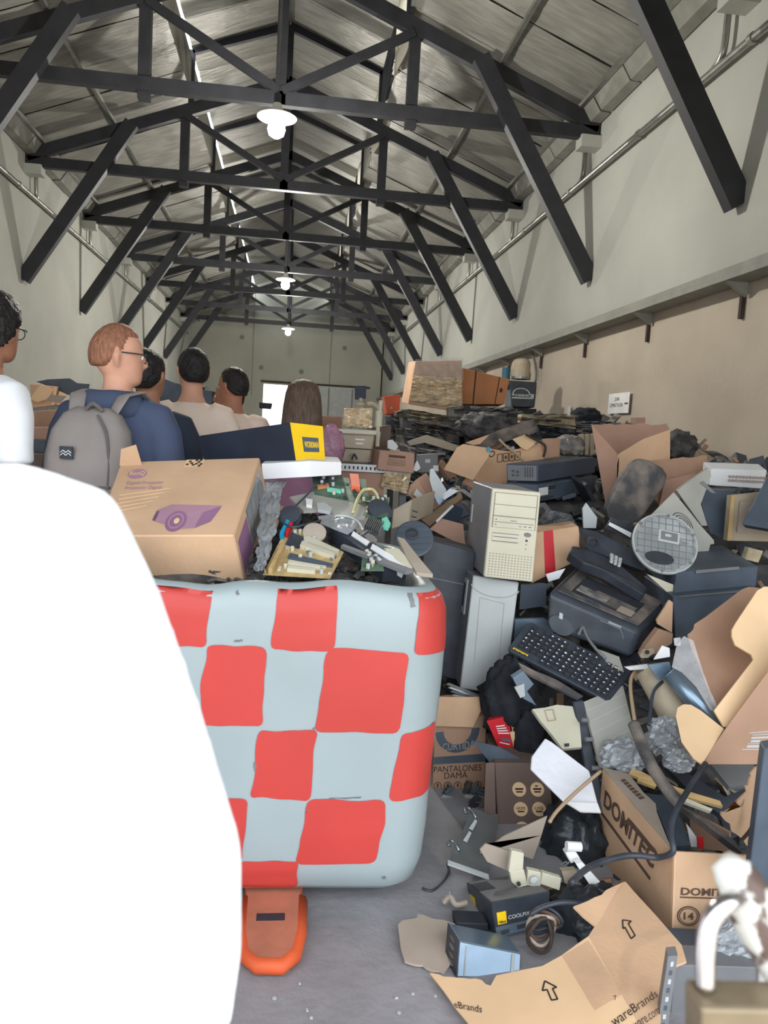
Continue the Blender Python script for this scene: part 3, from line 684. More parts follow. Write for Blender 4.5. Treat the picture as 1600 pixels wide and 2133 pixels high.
    c.loft([(0, 0, .86-(.12 if belly > 1 else 0), .175*belly, .125), (0, 0, .95, .18*belly, .13), (0, 0, 1.06, .172*W*belly, .122), (0, -.004, 1.18, .175*W*belly, .124), (0, -.008, 1.29, .186*W, .13), (0, -.012, 1.37, .182*W, .12), (0, -.012, 1.425, .145*W, .098), (0, -.01, 1.46, .10, .082), (0, -.004, 1.482, .076, .072)], 26)
    for sd, ex, pr in arms(g):
        pr = pr if sleeve == 'long' else pr[:5]
        if sleeve == 'short': pr = pr[:4]+[(V(pr[3][0]).lerp(V(pr[4][0]), .45), .066)]
        c.limb(pr, 14)
    sc_(c); c.build('shirt', shirt, t, local=True, remesh=.012)
    tr = mb()
    for sd in (-1, 1): tr.limb([((sd*.085, 0, .92), .105), ((sd*.09, .0, .78), .096), ((sd*.097, .01, .5), .074), ((sd*.1, -.015, .3), .068), ((sd*.1, -.015, .07), .06)], 14)
    tr.loft([(0, 0, .8, .15, .115), (0, 0, .9, .178, .127), (0, 0, 1.0, .166, .118)], 20)
    sc_(tr); tr.build('trousers', legs, t, local=True, remesh=.013)
    for sd in (-1, 1):
        sh = mb().limb([((sd*.1, -.075, .05), .045), ((sd*.1, 0, .055), .05), ((sd*.108, .09, .045), .048), ((sd*.112, .18, .03), .034)], 12, .9); sc_(sh); sh.build('shoe', 'shoes', t, local=True, smooth=True)
    # hair
    hh = mb()
    if hair == 'long':
        hh.loft([(0, -.02, 1.775, .02, .03), (0, -.02, 1.765, .06, .075), (0, -.02, 1.735, .095, .105), (0, -.03, 1.68, .112, .112), (0, -.05, 1.60, .122, .10), (0, -.075, 1.50, .13, .085), (0, -.095, 1.40, .135, .07), (0, -.10, 1.30, .118, .05), (0, -.10, 1.22, .10, .03)], 28)
        hh.v = [p+V((0, 0, 0))+wob((p.x*9, p.y*9, p.z*1.5), 3, .006) for p in hh.v]
    else:
        curly = hair == 'curly'; n1, n2 = 56, 30
        for j in range(n2+1):
            ph = math.pi*j/n2-.5*math.pi
            for i in range(n1):
                th = 2*math.pi*i/n1; d = V((math.cos(ph)*math.sin(th), math.cos(ph)*math.cos(th), math.sin(ph)))
                front = d.y
                line = (.62 if front > .35 else (.62*(front-.0)/.35 if front > 0 else -.62*min(1, (-front)/.55)))   # hairline height
                if abs(front) < .35 and front > -.2: line = max(line, .05)
                line += (.22 if hair == 'quiff' and front < 0 else 0)
                k = 1 if d.z > line else max(0, 1-(line-d.z)/.14)
                amp = .016 if curly else (.003 if hair == 'quiff' else .006)
                q_ = hair == 'quiff'; up_ = 1+((.16*max(0, d.z-.2))*(.7+.5*d.y) if q_ else 0)
                r = .80+(.235 if q_ else .245)*k+k*amp*6*noise.noise(d*(5.5 if curly else 9))+(.2*k if curly else 0)
                hh.v.append(V((.0815*d.x*r, -.006+.104*d.y*r, 1.652+.112*d.z*r*up_)))
        hh.f = [(j*n1+i, j*n1+(i+1) % n1, (j+1)*n1+(i+1) % n1, (j+1)*n1+i) for j in range(n2) for i in range(n1)]
    hh.v = [hd(p) for p in hh.v]; sc_(hh)
    ho = hh.build('hair', hairmat, t, local=True, smooth=True)
    if glasses:
        gl = mb()
        for sd in (-1, 1):
            gl.limb([(hd((sd*.077, -.02, 1.66)), .0028), (hd((sd*.079, .06, 1.658)), .0028), (hd((sd*.066, .098, 1.655)), .003)], 6)
            ring = [hd((sd*.034+.026*math.cos(a), .102-.006*abs(math.cos(a)), 1.645+.02*math.sin(a))) for a in [k*math.pi/7 for k in range(15)]]
            gl.limb([(p, .002) for p in ring], 5)
        gl.limb([(hd((-.01, .103, 1.65)), .002), (hd((.01, .103, 1.65)), .002)], 5)
        sc_(gl); gl.build('glasses', 'black_plastic', t, local=True)
    t['_s'] = s
    return t
P = {}
def stand(px, y): return V((at(px, 893, y).x, y, 0))
P['front'] = person('person in a sun bleached white shirt, shoulder and arm close to the camera', (-.335, .66, 0), 0, .905, 'shirt_white', 'short', 'hair_dark', 'skin', sleeve='long', elbow=.285, wide=.97, belly=1.48, legs='denim')
P['p1'] = person('person with curly dark hair and glasses in white short sleeved shirt', stand(-32, 3.0), -.7, 1.02, 'shirt_white', 'curly', 'hair_dark', 'skin_tan', head=.5, fwd=.035, glasses=True, elbow=.225)
P['p2'] = person('person with short ginger hair, glasses and navy hoodie, wearing a grey rucksack', stand(243, 3.15), -.25, .985, 'hoodie_navy', 'quiff', 'hair_red', 'skin', head=-.95, glasses=True, sleeve='long', elbow=.255, legs='denim', wide=1.06)
P['p3'] = person('person in a dark navy top half hidden behind the ginger haired person', stand(306, 3.7), -.1, .965, 'shirt_dark', 'short', 'hair_dark', 'skin_tan', head=-.2, sleeve='long', elbow=.24)
P['p4'] = person('dark haired person in cream shirt seen from behind, taller of the two', stand(398, 4.3), .1, 1.01, 'shirt_cream', 'short', 'hair_dark', 'skin', head=.25)
P['p5'] = person('dark haired person in cream shirt looking down to the left', stand(484, 4.9), .15, .985, 'shirt_cream', 'short', 'hair_dark', 'skin_tan', head=.7, turn_nod=-.1)
P['p6'] = person('person mostly hidden, face showing between the two cream shirts', stand(474, 5.4), .5, .955, 'shirt_dark', 'short', 'hair_dark', 'skin_tan', head=.9)
P['p7'] = person('person with long straight brown hair and a mauve top, seen from behind', stand(628, 4.7), 0, .945, 'top_pink', 'long', 'hair_brown', 'skin', sleeve='long', elbow=.2, wide=.9)
# hood and rucksack
p2 = P['p2']; s = .985
hd_ = mb().loft([(0, -.03, 1.39, .13, .10), (0, -.05, 1.435, .14, .105), (0, -.05, 1.485, .125, .095), (0, -.025, 1.518, .10, .088), (0, -.0, 1.505, .07, .07)], 24)
for p in hd_.v: p.xyz = p*s+wob(p, 12, .006)
hd_.build('hood', 'hoodie_navy', p2, smooth=True, local=True, sub=1)
mb().loft([(0, .0, 1.48*s, .068, .068), (0, .0, 1.512*s, .062, .066)], 20).build('collar', 'white', p2, local=True, smooth=True)
bpk = thing('rucksack', 'grey rucksack with small black label worn on the navy hoodie', 'rucksack', p2.location+V((0, 0, .95)), (0, 0, -.25))
b = mb().loft([(0, -.20, .0, .145, .06), (0, -.205, .03, .16, .085), (0, -.21, .15, .165, .09), (0, -.205, .28, .16, .085), (0, -.195, .38, .14, .07), (0, -.185, .44, .105, .05), (0, -.18, .465, .06, .03)], 28, 3.2)
for p in b.v: p.xyz = p+wob(p, 8, .008)
b.build('bag', 'pack_grey', bpk, smooth=True, local=True)
b = mb().loft([(0, -.262, .015, .125, .03), (0, -.275, .05, .135, .045), (0, -.278, .13, .135, .042), (0, -.268, .175, .13, .03)], 24, 3.5)
for p in b.v: p.xyz = p+wob(p, 10, .005)
b.build('front_pocket', 'pack_grey', bpk, smooth=True, local=True)
mb().box((0, -.29, .183), (.25, .012, .008)).build('zip', 'pack_dark', bpk, local=True)
mb().tube([(.09, -.29, .02), (.115, -.285, .2), (.10, -.27, .36), (.05, -.245, .44)], .005, 6).build('piping', 'pack_dark', bpk, local=True)
mb().tube([(0, -.235, .46), (.03, -.24, .48), (.06, -.23, .455)], .008, 6).build('carry_loop', 'pack_dark', bpk, local=True)
for sd in (-1, 1): mb().limb([((sd*.07, -.18, .44), (.028, .006)), ((sd*.09, -.13, .515), (.03, .006)), ((sd*.105, -.03, .535), (.03, .006)), ((sd*.115, .07, .48), (.03, .006)), ((sd*.12, .13, .36), (.025, .006)), ((sd*.14, .1, .15), (.02, .005)), ((sd*.16, -.1, .05), (.015, .005))], 10).build('strap', 'pack_grey', bpk, local=True, smooth=True)
mb().box((-.035, -.303, .30), (.05, .006, .045), eul(.08)).build('label_patch', 'black_plastic', bpk, local=True)
b = mb()
for k, zz in ((0, .304), (1, .294)):
    for i in range(4): b.beam((-.055+i*.01, -.308, zz+(.005 if i % 2 else -.004)), (-.045+i*.01, -.308, zz+(-.004 if i % 2 else .005)), .002, .003, (0, 1, 0))
b.build('label_mark', 'white', bpk, local=True)
# ================================================================ the heap on the right
def Yr(py): return itp([(840, 8.5), (860, 7.8), (880, 7.0), (900, 6.3), (950, 5.0), (1000, 4.3), (1100, 3.6), (1200, 3.2), (1300, 2.95), (1400, 2.75), (1500, 2.6), (1600, 2.45), (1700, 2.3), (1800, 2.1), (1900, 1.93), (2000, 1.78), (2133, 1.62)], py)
def q(px, py, dy=0): return at(px, py, Yr(py)+dy)
TOE = [(840, 840), (1000, 860), (1150, 900), (1420, 930), (1500, 1000), (1560, 1120), (1700, 1180), (1800, 1170), (1900, 1060), (2133, 980)]
anch = []
for py in (845, 860, 885, 910, 950, 1000, 1060, 1120, 1200, 1290, 1390, 1490, 1590, 1690, 1790, 1890, 1990, 2100):
    for px in range(820, 1900, 70):
        if px < itp(TOE, py): continue
        p = q(px, py, .1)
        if p.x < XR+.1: anch.append(V((p.x, p.y, max(0, p.z-.09))))
def toe_x(y): return itp([(1.5, .45), (1.9, .6), (2.1, .85), (2.5, .92), (2.75, .92), (2.95, .75), (3.15, .55), (3.6, .30), (4.3, .35), (6, .6), (9, 1.0), (14, 2.2)], y)
def mound(x, y):
    sw = 0; sz = 0
    for a in anch:
        d2 = (a.x-x)**2+((a.y-y)*.9)**2+.002; w_ = 1/d2**2; sw += w_; sz += w_*a.z
    z = sz/sw; e = (x-toe_x(y))/.45
    z *= max(0, min(1, e))
    if y > 9: z *= max(0, 1-(y-9)/5)
    return z
b = mb()
ys = [1.55+.09*i for i in range(28)]+[4.1+.2*i for i in range(50)]
NX = 44; qv = []
for y in ys:
    x0 = toe_x(y)-.02
    for i in range(NX+1):
        x = x0+(XR+.0-x0)*i/NX; z = mound(x, y)
        if z > .02: z += .045*noise.noise(V((x*11, y*11, 3)))+.03*noise.noise(V((x*27, y*27, 1)))
        qv.append(V((x, y, max(.002, z-.03))))
b.add(qv, [f for f in [(j*(NX+1)+i, j*(NX+1)+i+1, (j+1)*(NX+1)+i+1, (j+1)*(NX+1)+i) for j in range(len(ys)-1) for i in range(NX)] if max(qv[k].z for k in f) > .02])
b.build('scrap_heap', 'heap', smooth=False); HEAP = bpy.context.scene.collection.objects['scrap_heap']
tag(HEAP, 'dark packed scrap under the heap along the right wall', 'scrap', kind='stuff')
rs = random.Random(5)
cols = ['crush', 'crush_grey', 'crush_tan', 'black_plastic', 'mid_grey', 'card_dark', 'beige_old', 'slate']; wts = [5, 4, 1, 5, 2, 1.2, .7, 5]
shb = {c: mb() for c in cols}
for k in range(1900):
    px = rs.uniform(840, 1640) if k % 5 else rs.uniform(1600, 2200); py = rs.choice([rs.uniform(860, 1000), rs.uniform(900, 1500), rs.uniform(1100, 1900)])
    if px < itp(TOE, py)+15: continue
    p = q(px, py, .08)
    if p.x > XR-.15: continue
    p.z = mound(p.x, p.y)+.01; s_ = rs.uniform(.02, .06)*(1 if p.y < 4 else 2.6)
    shb[rs.choices(cols, wts)[0]].box(p, (s_*rs.uniform(.6, 2.2), s_*rs.uniform(.3, 1), s_*rs.uniform(.08, .3)), eul(rs.uniform(-.9, .9), rs.uniform(-.9, .9), rs.uniform(0, 6)))
for c in cols:
    o = shb[c].build('scrap_shards', c); tag(o, {'crush': 'mottled black', 'crush_grey': 'mottled grey', 'crush_tan': 'mottled tan', 'black_plastic': 'glossy black', 'mid_grey': 'plain grey', 'card_dark': 'brown cardboard', 'beige_old': 'yellowed beige', 'slate': 'blue grey'}[c]+' scrap fragments strewn over the heap', 'scrap', kind='stuff')

def sheet(name, label, cat, mat, pts, th=.005, y=None, dy=0, bend=0, **k):     # a traced flat piece at its own depth
    P_ = []
    for p in pts:
        yy = (y if y is not None else Yr(p[1]))+dy+(p[2] if len(p) > 2 else 0); P_.append(at(p[0], p[1], yy))
    n = V((0, 0, 0))
    for i in range(len(P_)): n += P_[i].cross(P_[(i+1) % len(P_)])
    n.normalize()
    if n.dot(V((0, 0, H))-P_[0]) > 0: n = -n
    bb = mb().prism(P_, n*th)
    parent = k.pop('parent', None)
    if parent: return bb.build(name, mat, parent, **k)
    return single(name, label, cat, bb, mat, **k)
def quad(tl, tr, br, bl, y=None, dy=0):
    f = lambda p: at(p[0], p[1], (y if y is not None else Yr(p[1]))+dy+(p[2] if len(p) > 2 else 0))
    return Face(f(bl), f(br), f(tr), f(tl))
def blk(name, label, cat, mat, fc, ext, bev=.003, part='body', **k):
    t = thing(name, label, cat, (fc.P(.5, .5)+V(ext)*.5)); t.location.z = min(p.z for p in fc.p)
    mb().prism(fc.p, V(ext)).build(part, mat, t, bev=bev, **k); return t
def jag(a, b_, n, amp, seed=0):            # torn edge between two pixels
    rr = random.Random(seed); out = []
    for i in range(n+1):
        t = i/n; out.append((a[0]+(b_[0]-a[0])*t+rr.uniform(-amp, amp), a[1]+(b_[1]-a[1])*t+rr.uniform(-amp, amp)))
    return out
def wire(label, mat, pts, r=.006, dy=-.05, name='cable', cat='cable', y=None):
    return single(name, label, cat, mb().tube([at(p[0], p[1], (y if y else Yr(p[1]))+dy+(p[2] if len(p) > 2 else 0)) for p in pts], r, 8), mat, smooth=True)

# ---- the two computer towers
def local_box(c, d): return mb().box(c, d)
t = thing('computer_tower', 'pale computer tower standing on edge below the cream tower', 'computer', V(at(1000, 1438, 3.0)))
lf = Face(at(958, 1432, 3.0), at(1050, 1447, 2.98), at(1080, 1212, 2.98), at(985, 1198, 3.0))
bx = V((.015, .42, .0))
mb().prism(lf.p, bx).build('case', 'case_side', t, bev=.004)
lf.slab(mb(), 0, 0, 1, 1, .012).build('front_panel', 'pale_grey', t, bev=.004)
b = mb(); lf.ring(b, .5, .96, .56, .12, .06, .0145, 14, math.pi*1.1, math.pi*1.9); b.build('brow', 'beige_grey', t)
b = mb()
for u0, v0, u1, v1 in ((.24, .25, .20, .82), (.78, .28, .74, .80), (.20, .82, .74, .80)): lf.line(b, u0, v0, u1, v1, .003, .0135)
b.build('groove', 'beige_grey', t)
sf = Face(lf.p[0]+bx, lf.p[0], lf.p[3], lf.p[3]+bx); sf.n = V((-1, -.2, 0)).normalized()
sf.slab(mb(), .62, .62, .84, .93, .006).build('handle_frame', 'pale_grey', t); sf.slab(mb(), .67, .68, .78, .89, .0065).build('handle_recess', 'black_matte', t)
t = thing('computer_tower', 'cream computer tower with drive bays stacked on the pale tower', 'computer', at(1040, 1205, 2.95))
uf = Face(at(1006, 1200, 2.93), at(1107, 1211, 2.93), at(1124, 1025, 2.93), at(1024, 1016, 2.93))
bx = V((.02, .40, 0))
mb().prism(uf.p, bx).build('case', 'case_side', t, bev=.004)
fb = uf.slab(mb(), 0, 0, 1, 1, .018).build('front_panel', 'beige', t, bev=.004)
uf2 = Face(*[p+uf.n*.018 for p in uf.p]); uf2.n = uf.n
for v0, v1 in ((.83, .955), (.705, .825)): uf2.slab(mb(), .07, v0, .93, v1, .003).build('bay_cover', 'beige', t, bev=.001)
b = mb(); uf2.line(b, .06, .96, .94, .96, .002, .0035); uf2.line(b, .06, .828, .94, .828, .002, .0035); uf2.line(b, .06, .70, .94, .70, .002, .0035); uf2.line(b, .06, .96, .06, .57, .002, .0035); uf2.line(b, .94, .96, .94, .57, .002, .0035); b.build('bay_gaps', 'card_grey', t)
d_ = uf2.slab(mb(), .07, .575, .93, .695, .005).build('optical_drive', 'beige', t, bev=.001)
uf3 = Face(*[p+uf.n*.005 for p in uf2.p]); uf3.n = uf.n
b = mb(); uf3.line(b, .09, .635, .9, .635, .002, .001); uf3.slab(b, .11, .60, .14, .612, .001); uf3.slab(b, .11, .655, .14, .668, .001); uf3.slab(b, .6, .60, .66, .608, .001); uf3.slab(b, .7, .60, .76, .61, .001); uf3.slab(b, .8, .60, .86, .61, .001); uf3.slab(b, .42, .655, .55, .662, .001); b.build('drive_marks', 'mid_grey', d_)
fl = uf2.slab(mb(), .08, .425, .62, .505, .004).build('floppy_drive', 'beige', t)
b = mb(); uf3.line(b, .1, .47, .6, .47, .003, .0005); uf3.line(b, .08, .51, .62, .51, .002, .0005); uf3.line(b, .08, .42, .62, .42, .002, .0005); b.build('floppy_slot', 'mid_grey', fl)
uf2.disc(mb(), .80, .52, .07, .024, .006).build('power_button', 'mid_grey', t); uf2.disc(mb(), .79, .455, .022, .012, .006).build('reset_button', 'black_plastic', t)
for v in (.41, .36): uf2.disc(mb(), .79, v, .01, .006, .004, 8).build('light', 'mid_grey', t)
b = mb()
for i in range(14):
    for j in range(9): uf2.slab(b, .06+i*.065, .03+j*.03, .095+i*.065, .042+j*.03, .0006)
b.build('vent_slots', 'card_grey', t, kind='stuff')
sf = Face(uf.p[0]+bx, uf.p[0], uf.p[3], uf.p[3]+bx); sf.n = V((-1, -.2, 0)).normalized()
sf.slab(mb(), .1, .5, .16, .72, .001).build('sticker', 'white', t)

# ---- dark monitors and panels beside the tank and towers
t = blk('dark_monitor', 'black computer monitor jammed between tank and pale tower', 'monitor', 'black_plastic', quad((880, 1120), (990, 1150), (965, 1420), (885, 1400), 3.12), (.05, .12, 0)); 
b = mb(); ff = quad((880, 1120), (990, 1150), (965, 1420), (885, 1400), 3.12); ff.line(b, .05, .72, .95, .74, .004, .003); b.build('bezel_line', 'mid_grey', t)
t = thing('monitor_stand', 'round dark plastic monitor stand foot behind the tank corner', 'monitor stand', at(862, 1160, 2.98))
rr_ = V((0, 0, 1)).rotation_difference(V((-.1, -.85, .5)).normalized()).to_matrix(); o_ = at(862, 1122, 2.98)
mb().lathe([(.074, -.012), (.078, -.004), (.078, 0), (.07, .002), (.01, .003)], o_, rr_, 36).build('foot', 'slate', t)
mb().lathe([(.026, .003), (.026, .007), (.018, .008), (.017, .004)], o_+rr_ @ V((-.005, .018, 0)), rr_, 20).build('hub', 'black_plastic', t)
for k in (-2, -1, 0, 1, 2):
    w_ = math.sqrt(.07**2-(k*.025)**2); mb().beam(o_+rr_ @ V((-w_, k*.025, .004)), o_+rr_ @ V((w_, k*.025, .004)), .003, .003).build('rib', 'black_plastic', t)
t = blk('beige_desktop', 'small beige computer case lying on cartons behind the tank', 'computer', 'beige_old', quad((819, 1062), (858, 1040), (852, 1092), (815, 1102), 3.3), (.14, .2, .03))
ff = quad((858, 1040), (878, 1052), (868, 1092), (852, 1092), 3.28); b = mb()
for v in (.3, .55): ff.slab(b, .2, v, .8, v+.06, .003)
b.build('vent', 'black_matte', t)
sheet('plank', 'long brown wooden strip slanting behind the dark stand foot', 'plank', 'wood_brown', [(958, 1028), (964, 1036), (895, 1096), (878, 1082)], .02, None, -.06)
t = thing('carton', 'opened brown carton with white label behind the tank', 'box', at(880, 1060, 3.6))
sheet('side', None, None, 'card_pink', [(862, 1003), (888, 985), (925, 1045), (905, 1062)], .006, 3.65, parent=t)
sheet('flap', None, None, 'card_dark', [(855, 1010), (870, 1000), (905, 1055), (888, 1068), (850, 1030)], .006, 3.6, parent=t)
sheet('label', None, None, 'pale_grey', [(868, 1018), (891, 1042), (887, 1050), (861, 1030)], .001, 3.57, parent=t)
t = thing('printed_bag', 'white and blue printed paper bag standing in the cartons', 'bag', at(915, 1050, 3.55))
sheet('bag', None, None, 'pale_grey', [(896, 980), (902, 976), (930, 1020), (918, 1050), (908, 1045), (895, 1000)], .02, 3.55, parent=t); sheet('base', None, None, 'steel_blue', [(903, 1030), (924, 1042), (914, 1052)], .004, 3.53, parent=t)
sheet('carton_piece', 'brown carton flap lying against the cream tower', 'cardboard', 'card_pink', [(896, 1102), (920, 1080), (965, 1092), (970, 1140)], .006, 3.35)
single('white_rod', 'thin white rod on the dark scrap left of the cream tower', 'rod', mb().tube([at(910, 1086, 3.3), at(943, 1054, 3.4)], .006, 6, 0), 'white')
sheet('maroon_scrap', 'maroon plastic sheet in the gap left of the cream tower', 'plastic', 'shirt_dark', [(920, 1085), (945, 1050), (965, 1060), (955, 1100)], .01, 3.45)
sheet('white_paper', 'white paper scrap left of the cream tower top', 'paper', 'paper', [(920, 1030), (938, 1018), (956, 1022), (925, 1042)], .004, 3.55)
t = thing('lattice_tray', 'grey plastic lattice tray under the pale tower base', 'tray', at(960, 1450, 2.9))
for k in range(4): sheet('slat', None, None, 'pale_grey' if k % 2 else 'mid_grey', [(930+4*k, 1425+8*k), (936+4*k, 1423+8*k), (1000, 1448+3*k), (996, 1453+3*k)], .006, 2.9, parent=t)

# ---- lower left cartons
cf = quad((905, 1505), (1014, 1490), (1010, 1655), (900, 1655), 2.86)
t = blk('clothes_carton', 'brown carton with dark round badge print behind the tank', 'box', 'card_dark', cf, (.05, .3, 0))
sheet('flap', None, None, 'card', [(905, 1452), (1016, 1452), (985, 1515), (900, 1512)], .005, 2.84, parent=t)
b = mb(); cf.ring(b, .45, .86, .42, .30, .36, .001, 24, math.pi, 2*math.pi); b.build('badge_print', 'slate', t)
text('CURTIDA', 'card_grey', t, cf.sub(.17, .60, .78, .70, .0012)); cf.slab(mb(), 0, .42, 1, .52, .001).build('band_print', 'slate', t); cf.slab(mb(), 0, .0, 1, .04, .001).build('band_print', 'slate', t)
text('PANTALONES', 'ink', t, cf.sub(.02, .31, .92, .39)); text('DAMA', 'ink', t, cf.sub(.22, .22, .66, .30))
for k in range(5):
    b = mb(); cf.ring(b, .1+k*.19, .12, .075, .055, .2, .001, 14); cf.slab(b, .08+k*.19, .1, .12+k*.19, .15, .001); b.build('handling_icon', 'ink_brown', t)
t = thing('red_carton', 'small red carton with white print lying on dark cloth', 'box', at(1045, 1570, 2.72))
rf_ = quad((1014, 1502), (1062, 1490), (1074, 1575), (1040, 1560), 2.72)
mb().prism(rf_.p, (.05, .08, .01)).build('carton', 'red', t); sheet('side', None, None, 'card_light', [(1062, 1525), (1088, 1522), (1100, 1580), (1076, 1578)], .004, 2.715, parent=t); sheet('inner', None, None, 'card_dark', [(1062, 1500), (1092, 1498), (1090, 1524), (1064, 1526)], .004, 2.72, parent=t)
b = mb()
for k in range(4): rf_.slab(b, .3, .55+.07*k, .85-.05*k, .58+.07*k, .001)
rf_.slab(b, .2, .25, .75, .28, .001); b.build('print', 'white', t); rf_.slab(mb(), .4, .34, .85, .42, .001).build('print_blue', 'steel_blue', t)
ff = quad((1030, 1590), (1142, 1590), (1158, 1748), (1040, 1748), 2.58)
t = blk('device_carton', 'dark brown carton with six round tan icons standing on the floor', 'box', 'card_brown', ff, (.04, .28, 0))
sheet('side_flap', None, None, 'card_brown', [(1012, 1590), (1030, 1588), (1033, 1700), (1008, 1700)], .004, 2.56, parent=t); sheet('top_flap', None, None, 'slate', [(985, 1543), (1040, 1556), (1100, 1588), (1020, 1588)], .004, 2.62, parent=t)
for i, (u, v, s_) in enumerate([(.42, .66, 'NUEVO'), (.75, .66, 'Play'), (.42, .40, 'HDMI'), (.75, .40, 'USB'), (.42, .14, 'SENSOR'), (.75, .14, 'WIFI')]):
    d_ = ff.disc(mb(), u, v, .125, .095, .0012, 24).build('round_icon', 'card_light', t)
    if s_ in ('HDMI', 'USB'): text(s_, 'ink', d_, ff.sub(u-.08, v-.01, u+.08, v+.035, .0014))
    b = mb(); ff.slab(b, u-.06, v-.04, u+.06, v-.022, .0016)
    if s_ not in ('HDMI', 'USB'): ff.slab(b, u-.075, v-.005, u+.075, v+.018, .0016)
    if s_ == 'Play': b.add([ff.P(u-.03, v+.06, .0016), ff.P(u-.03, v+.03, .0016), ff.P(u+.03, v+.045, .0016)], [(0, 1, 2)])
    b.build('icon_mark', 'ink', d_)
# ---- cloth, bags, panels
def blob(name, label, cat, mat, c, rx, ry, rz_, amp=.2, seed=0, fr=3, squash=None):
    bb = mb(); n1, n2 = 36, 20; c = V(c)
    for j in range(n2+1):
        ph = math.pi*j/n2-.5*math.pi
        for i in range(n1):
            th = 2*math.pi*i/n1; d = V((math.cos(ph)*math.cos(th), math.cos(ph)*math.sin(th), math.sin(ph)))
            r = 1+amp*noise.noise(d*fr+V((seed, 0, 0)))+amp*.6*abs(noise.noise(d*fr*2.5+V((0, seed, 0))))
            bb.v.append(c+V((d.x*rx*r, d.y*ry*r, d.z*rz_*r)))
    bb.f = [(j*n1+i, j*n1+(i+1) % n1, (j+1)*n1+(i+1) % n1, (j+1)*n1+i) for j in range(n2) for i in range(n1)]
    return single(name, label, cat, bb, mat, smooth=(mat != 'clear_grey'))
M('cloth_black', (40, 42, 48), .9, var=.2, scale=10, bump=.5, bscale=14)
M('bag_black', (44, 50, 56), .3, var=.2, scale=10, bump=.7, bscale=12)
blob('black_cloth', 'crumpled black cloth bag at the foot of the pale tower', 'cloth', 'cloth_black', at(1060, 1455, 2.8), .10, .09, .15, .35, 2)
blob('black_cloth', 'black cloth trailing down beside the small red carton', 'cloth', 'cloth_black', at(1105, 1530, 2.72), .06, .07, .11, .3, 5)
blob('bin_bag', 'shiny black plastic bag slumped below the white envelope', 'bag', 'bag_black', at(1202, 1748, 2.42), .11, .12, .13, .3, 9)
blob('bin_bag', 'dark green plastic bag inside the torn front carton', 'bag', 'bag_black', at(1240, 1905, 2.02), .14, .1, .08, .3, 13)
t = thing('blue_device', 'pale blue plastic device half wrapped in the black cloth', 'device', at(1100, 1460, 2.66))
sheet('face', None, None, 'steel_blue', [(1068, 1412), (1090, 1398), (1112, 1425), (1098, 1440), (1118, 1470), (1090, 1455)], .03, 2.64, parent=t); sheet('lid', None, None, 'pale_grey', [(1072, 1432), (1092, 1424), (1094, 1450), (1084, 1454)], .008, 2.63, parent=t)
t = thing('cream_panel', 'cream plastic panel lying on the heap beside the grey lid', 'keyboard', at(1160, 1560, 2.6))  # a flat cream plastic panel, not a keyboard
sheet('panel', None, None, 'beige', [(1109, 1477), (1135, 1474), (1160, 1468), (1198, 1472), (1206, 1490), (1212, 1556), (1172, 1560), (1150, 1530), (1125, 1500)], .015, None, -.04, parent=t)
pf_ = quad((1135, 1480), (1152, 1478), (1158, 1500), (1142, 1502), None, -.045); b = mb()
for a in ((0, 0, 1, 0), (1, 0, 1, 1), (1, 1, 0, 1), (0, 1, 0, 0)): pf_.line(b, *a, .002, .002)
b.build('label_frame', 'beige_old', t); sheet('latch', None, None, 'black_plastic', [(1176, 1549), (1186, 1548), (1186, 1554), (1177, 1555)], .002, None, -.047, parent=t)
t = thing('plastic_lid', 'grey beige plastic lid with raised lines leaning on the heap', 'tray', at(1250, 1590, 2.5))  # a ridged plastic lid rather than a tray
gp_ = quad((1216, 1462), (1298, 1428), (1330, 1560), (1252, 1600), None, -.05)
mb().prism(gp_.p, gp_.n*-.015).build('lid', 'beige_grey', t); b = mb()
for v in (.3, .5, .68, .85): gp_.line(b, .02, v, .98, v+.02, .002)
b.build('ridge', 'pale_grey', t)
t = thing('black_bar', 'long black printer carriage bar standing between cream and grey panels', 'bar', at(1240, 1680, 2.4))
mb().prism([at(1194, 1462, 2.6), at(1216, 1458, 2.6), at(1262, 1690, 2.36), at(1236, 1695, 2.36)], (0, .05, -.01)).build('bar', 'black_plastic', t, bev=.004)
for v in (1500, 1540, 1600): mb().lathe([(.008, -.012), (.008, .012)], at(1205+(v-1460)*.2+6, v, 2.555-(v-1460)*.001), eul(0, math.pi/2), 10).build('roller', 'mid_grey', t)
t = thing('white_envelope', 'large crumpled white envelope lying on the dark brown carton', 'envelope', at(1180, 1680, 2.36))
ev = [(1106, 1600), (1108, 1575), (1136, 1537), (1150, 1545), (1228, 1605), (1250, 1690), (1215, 1690), (1175, 1668)]
sheet('envelope', None, None, 'paper', ev, .012, None, -.1, parent=t, bev=.003); sheet('folded_edge', None, None, 'white', [(1178, 1670), (1245, 1673), (1252, 1692), (1210, 1690)], .006, None, -.115, parent=t)

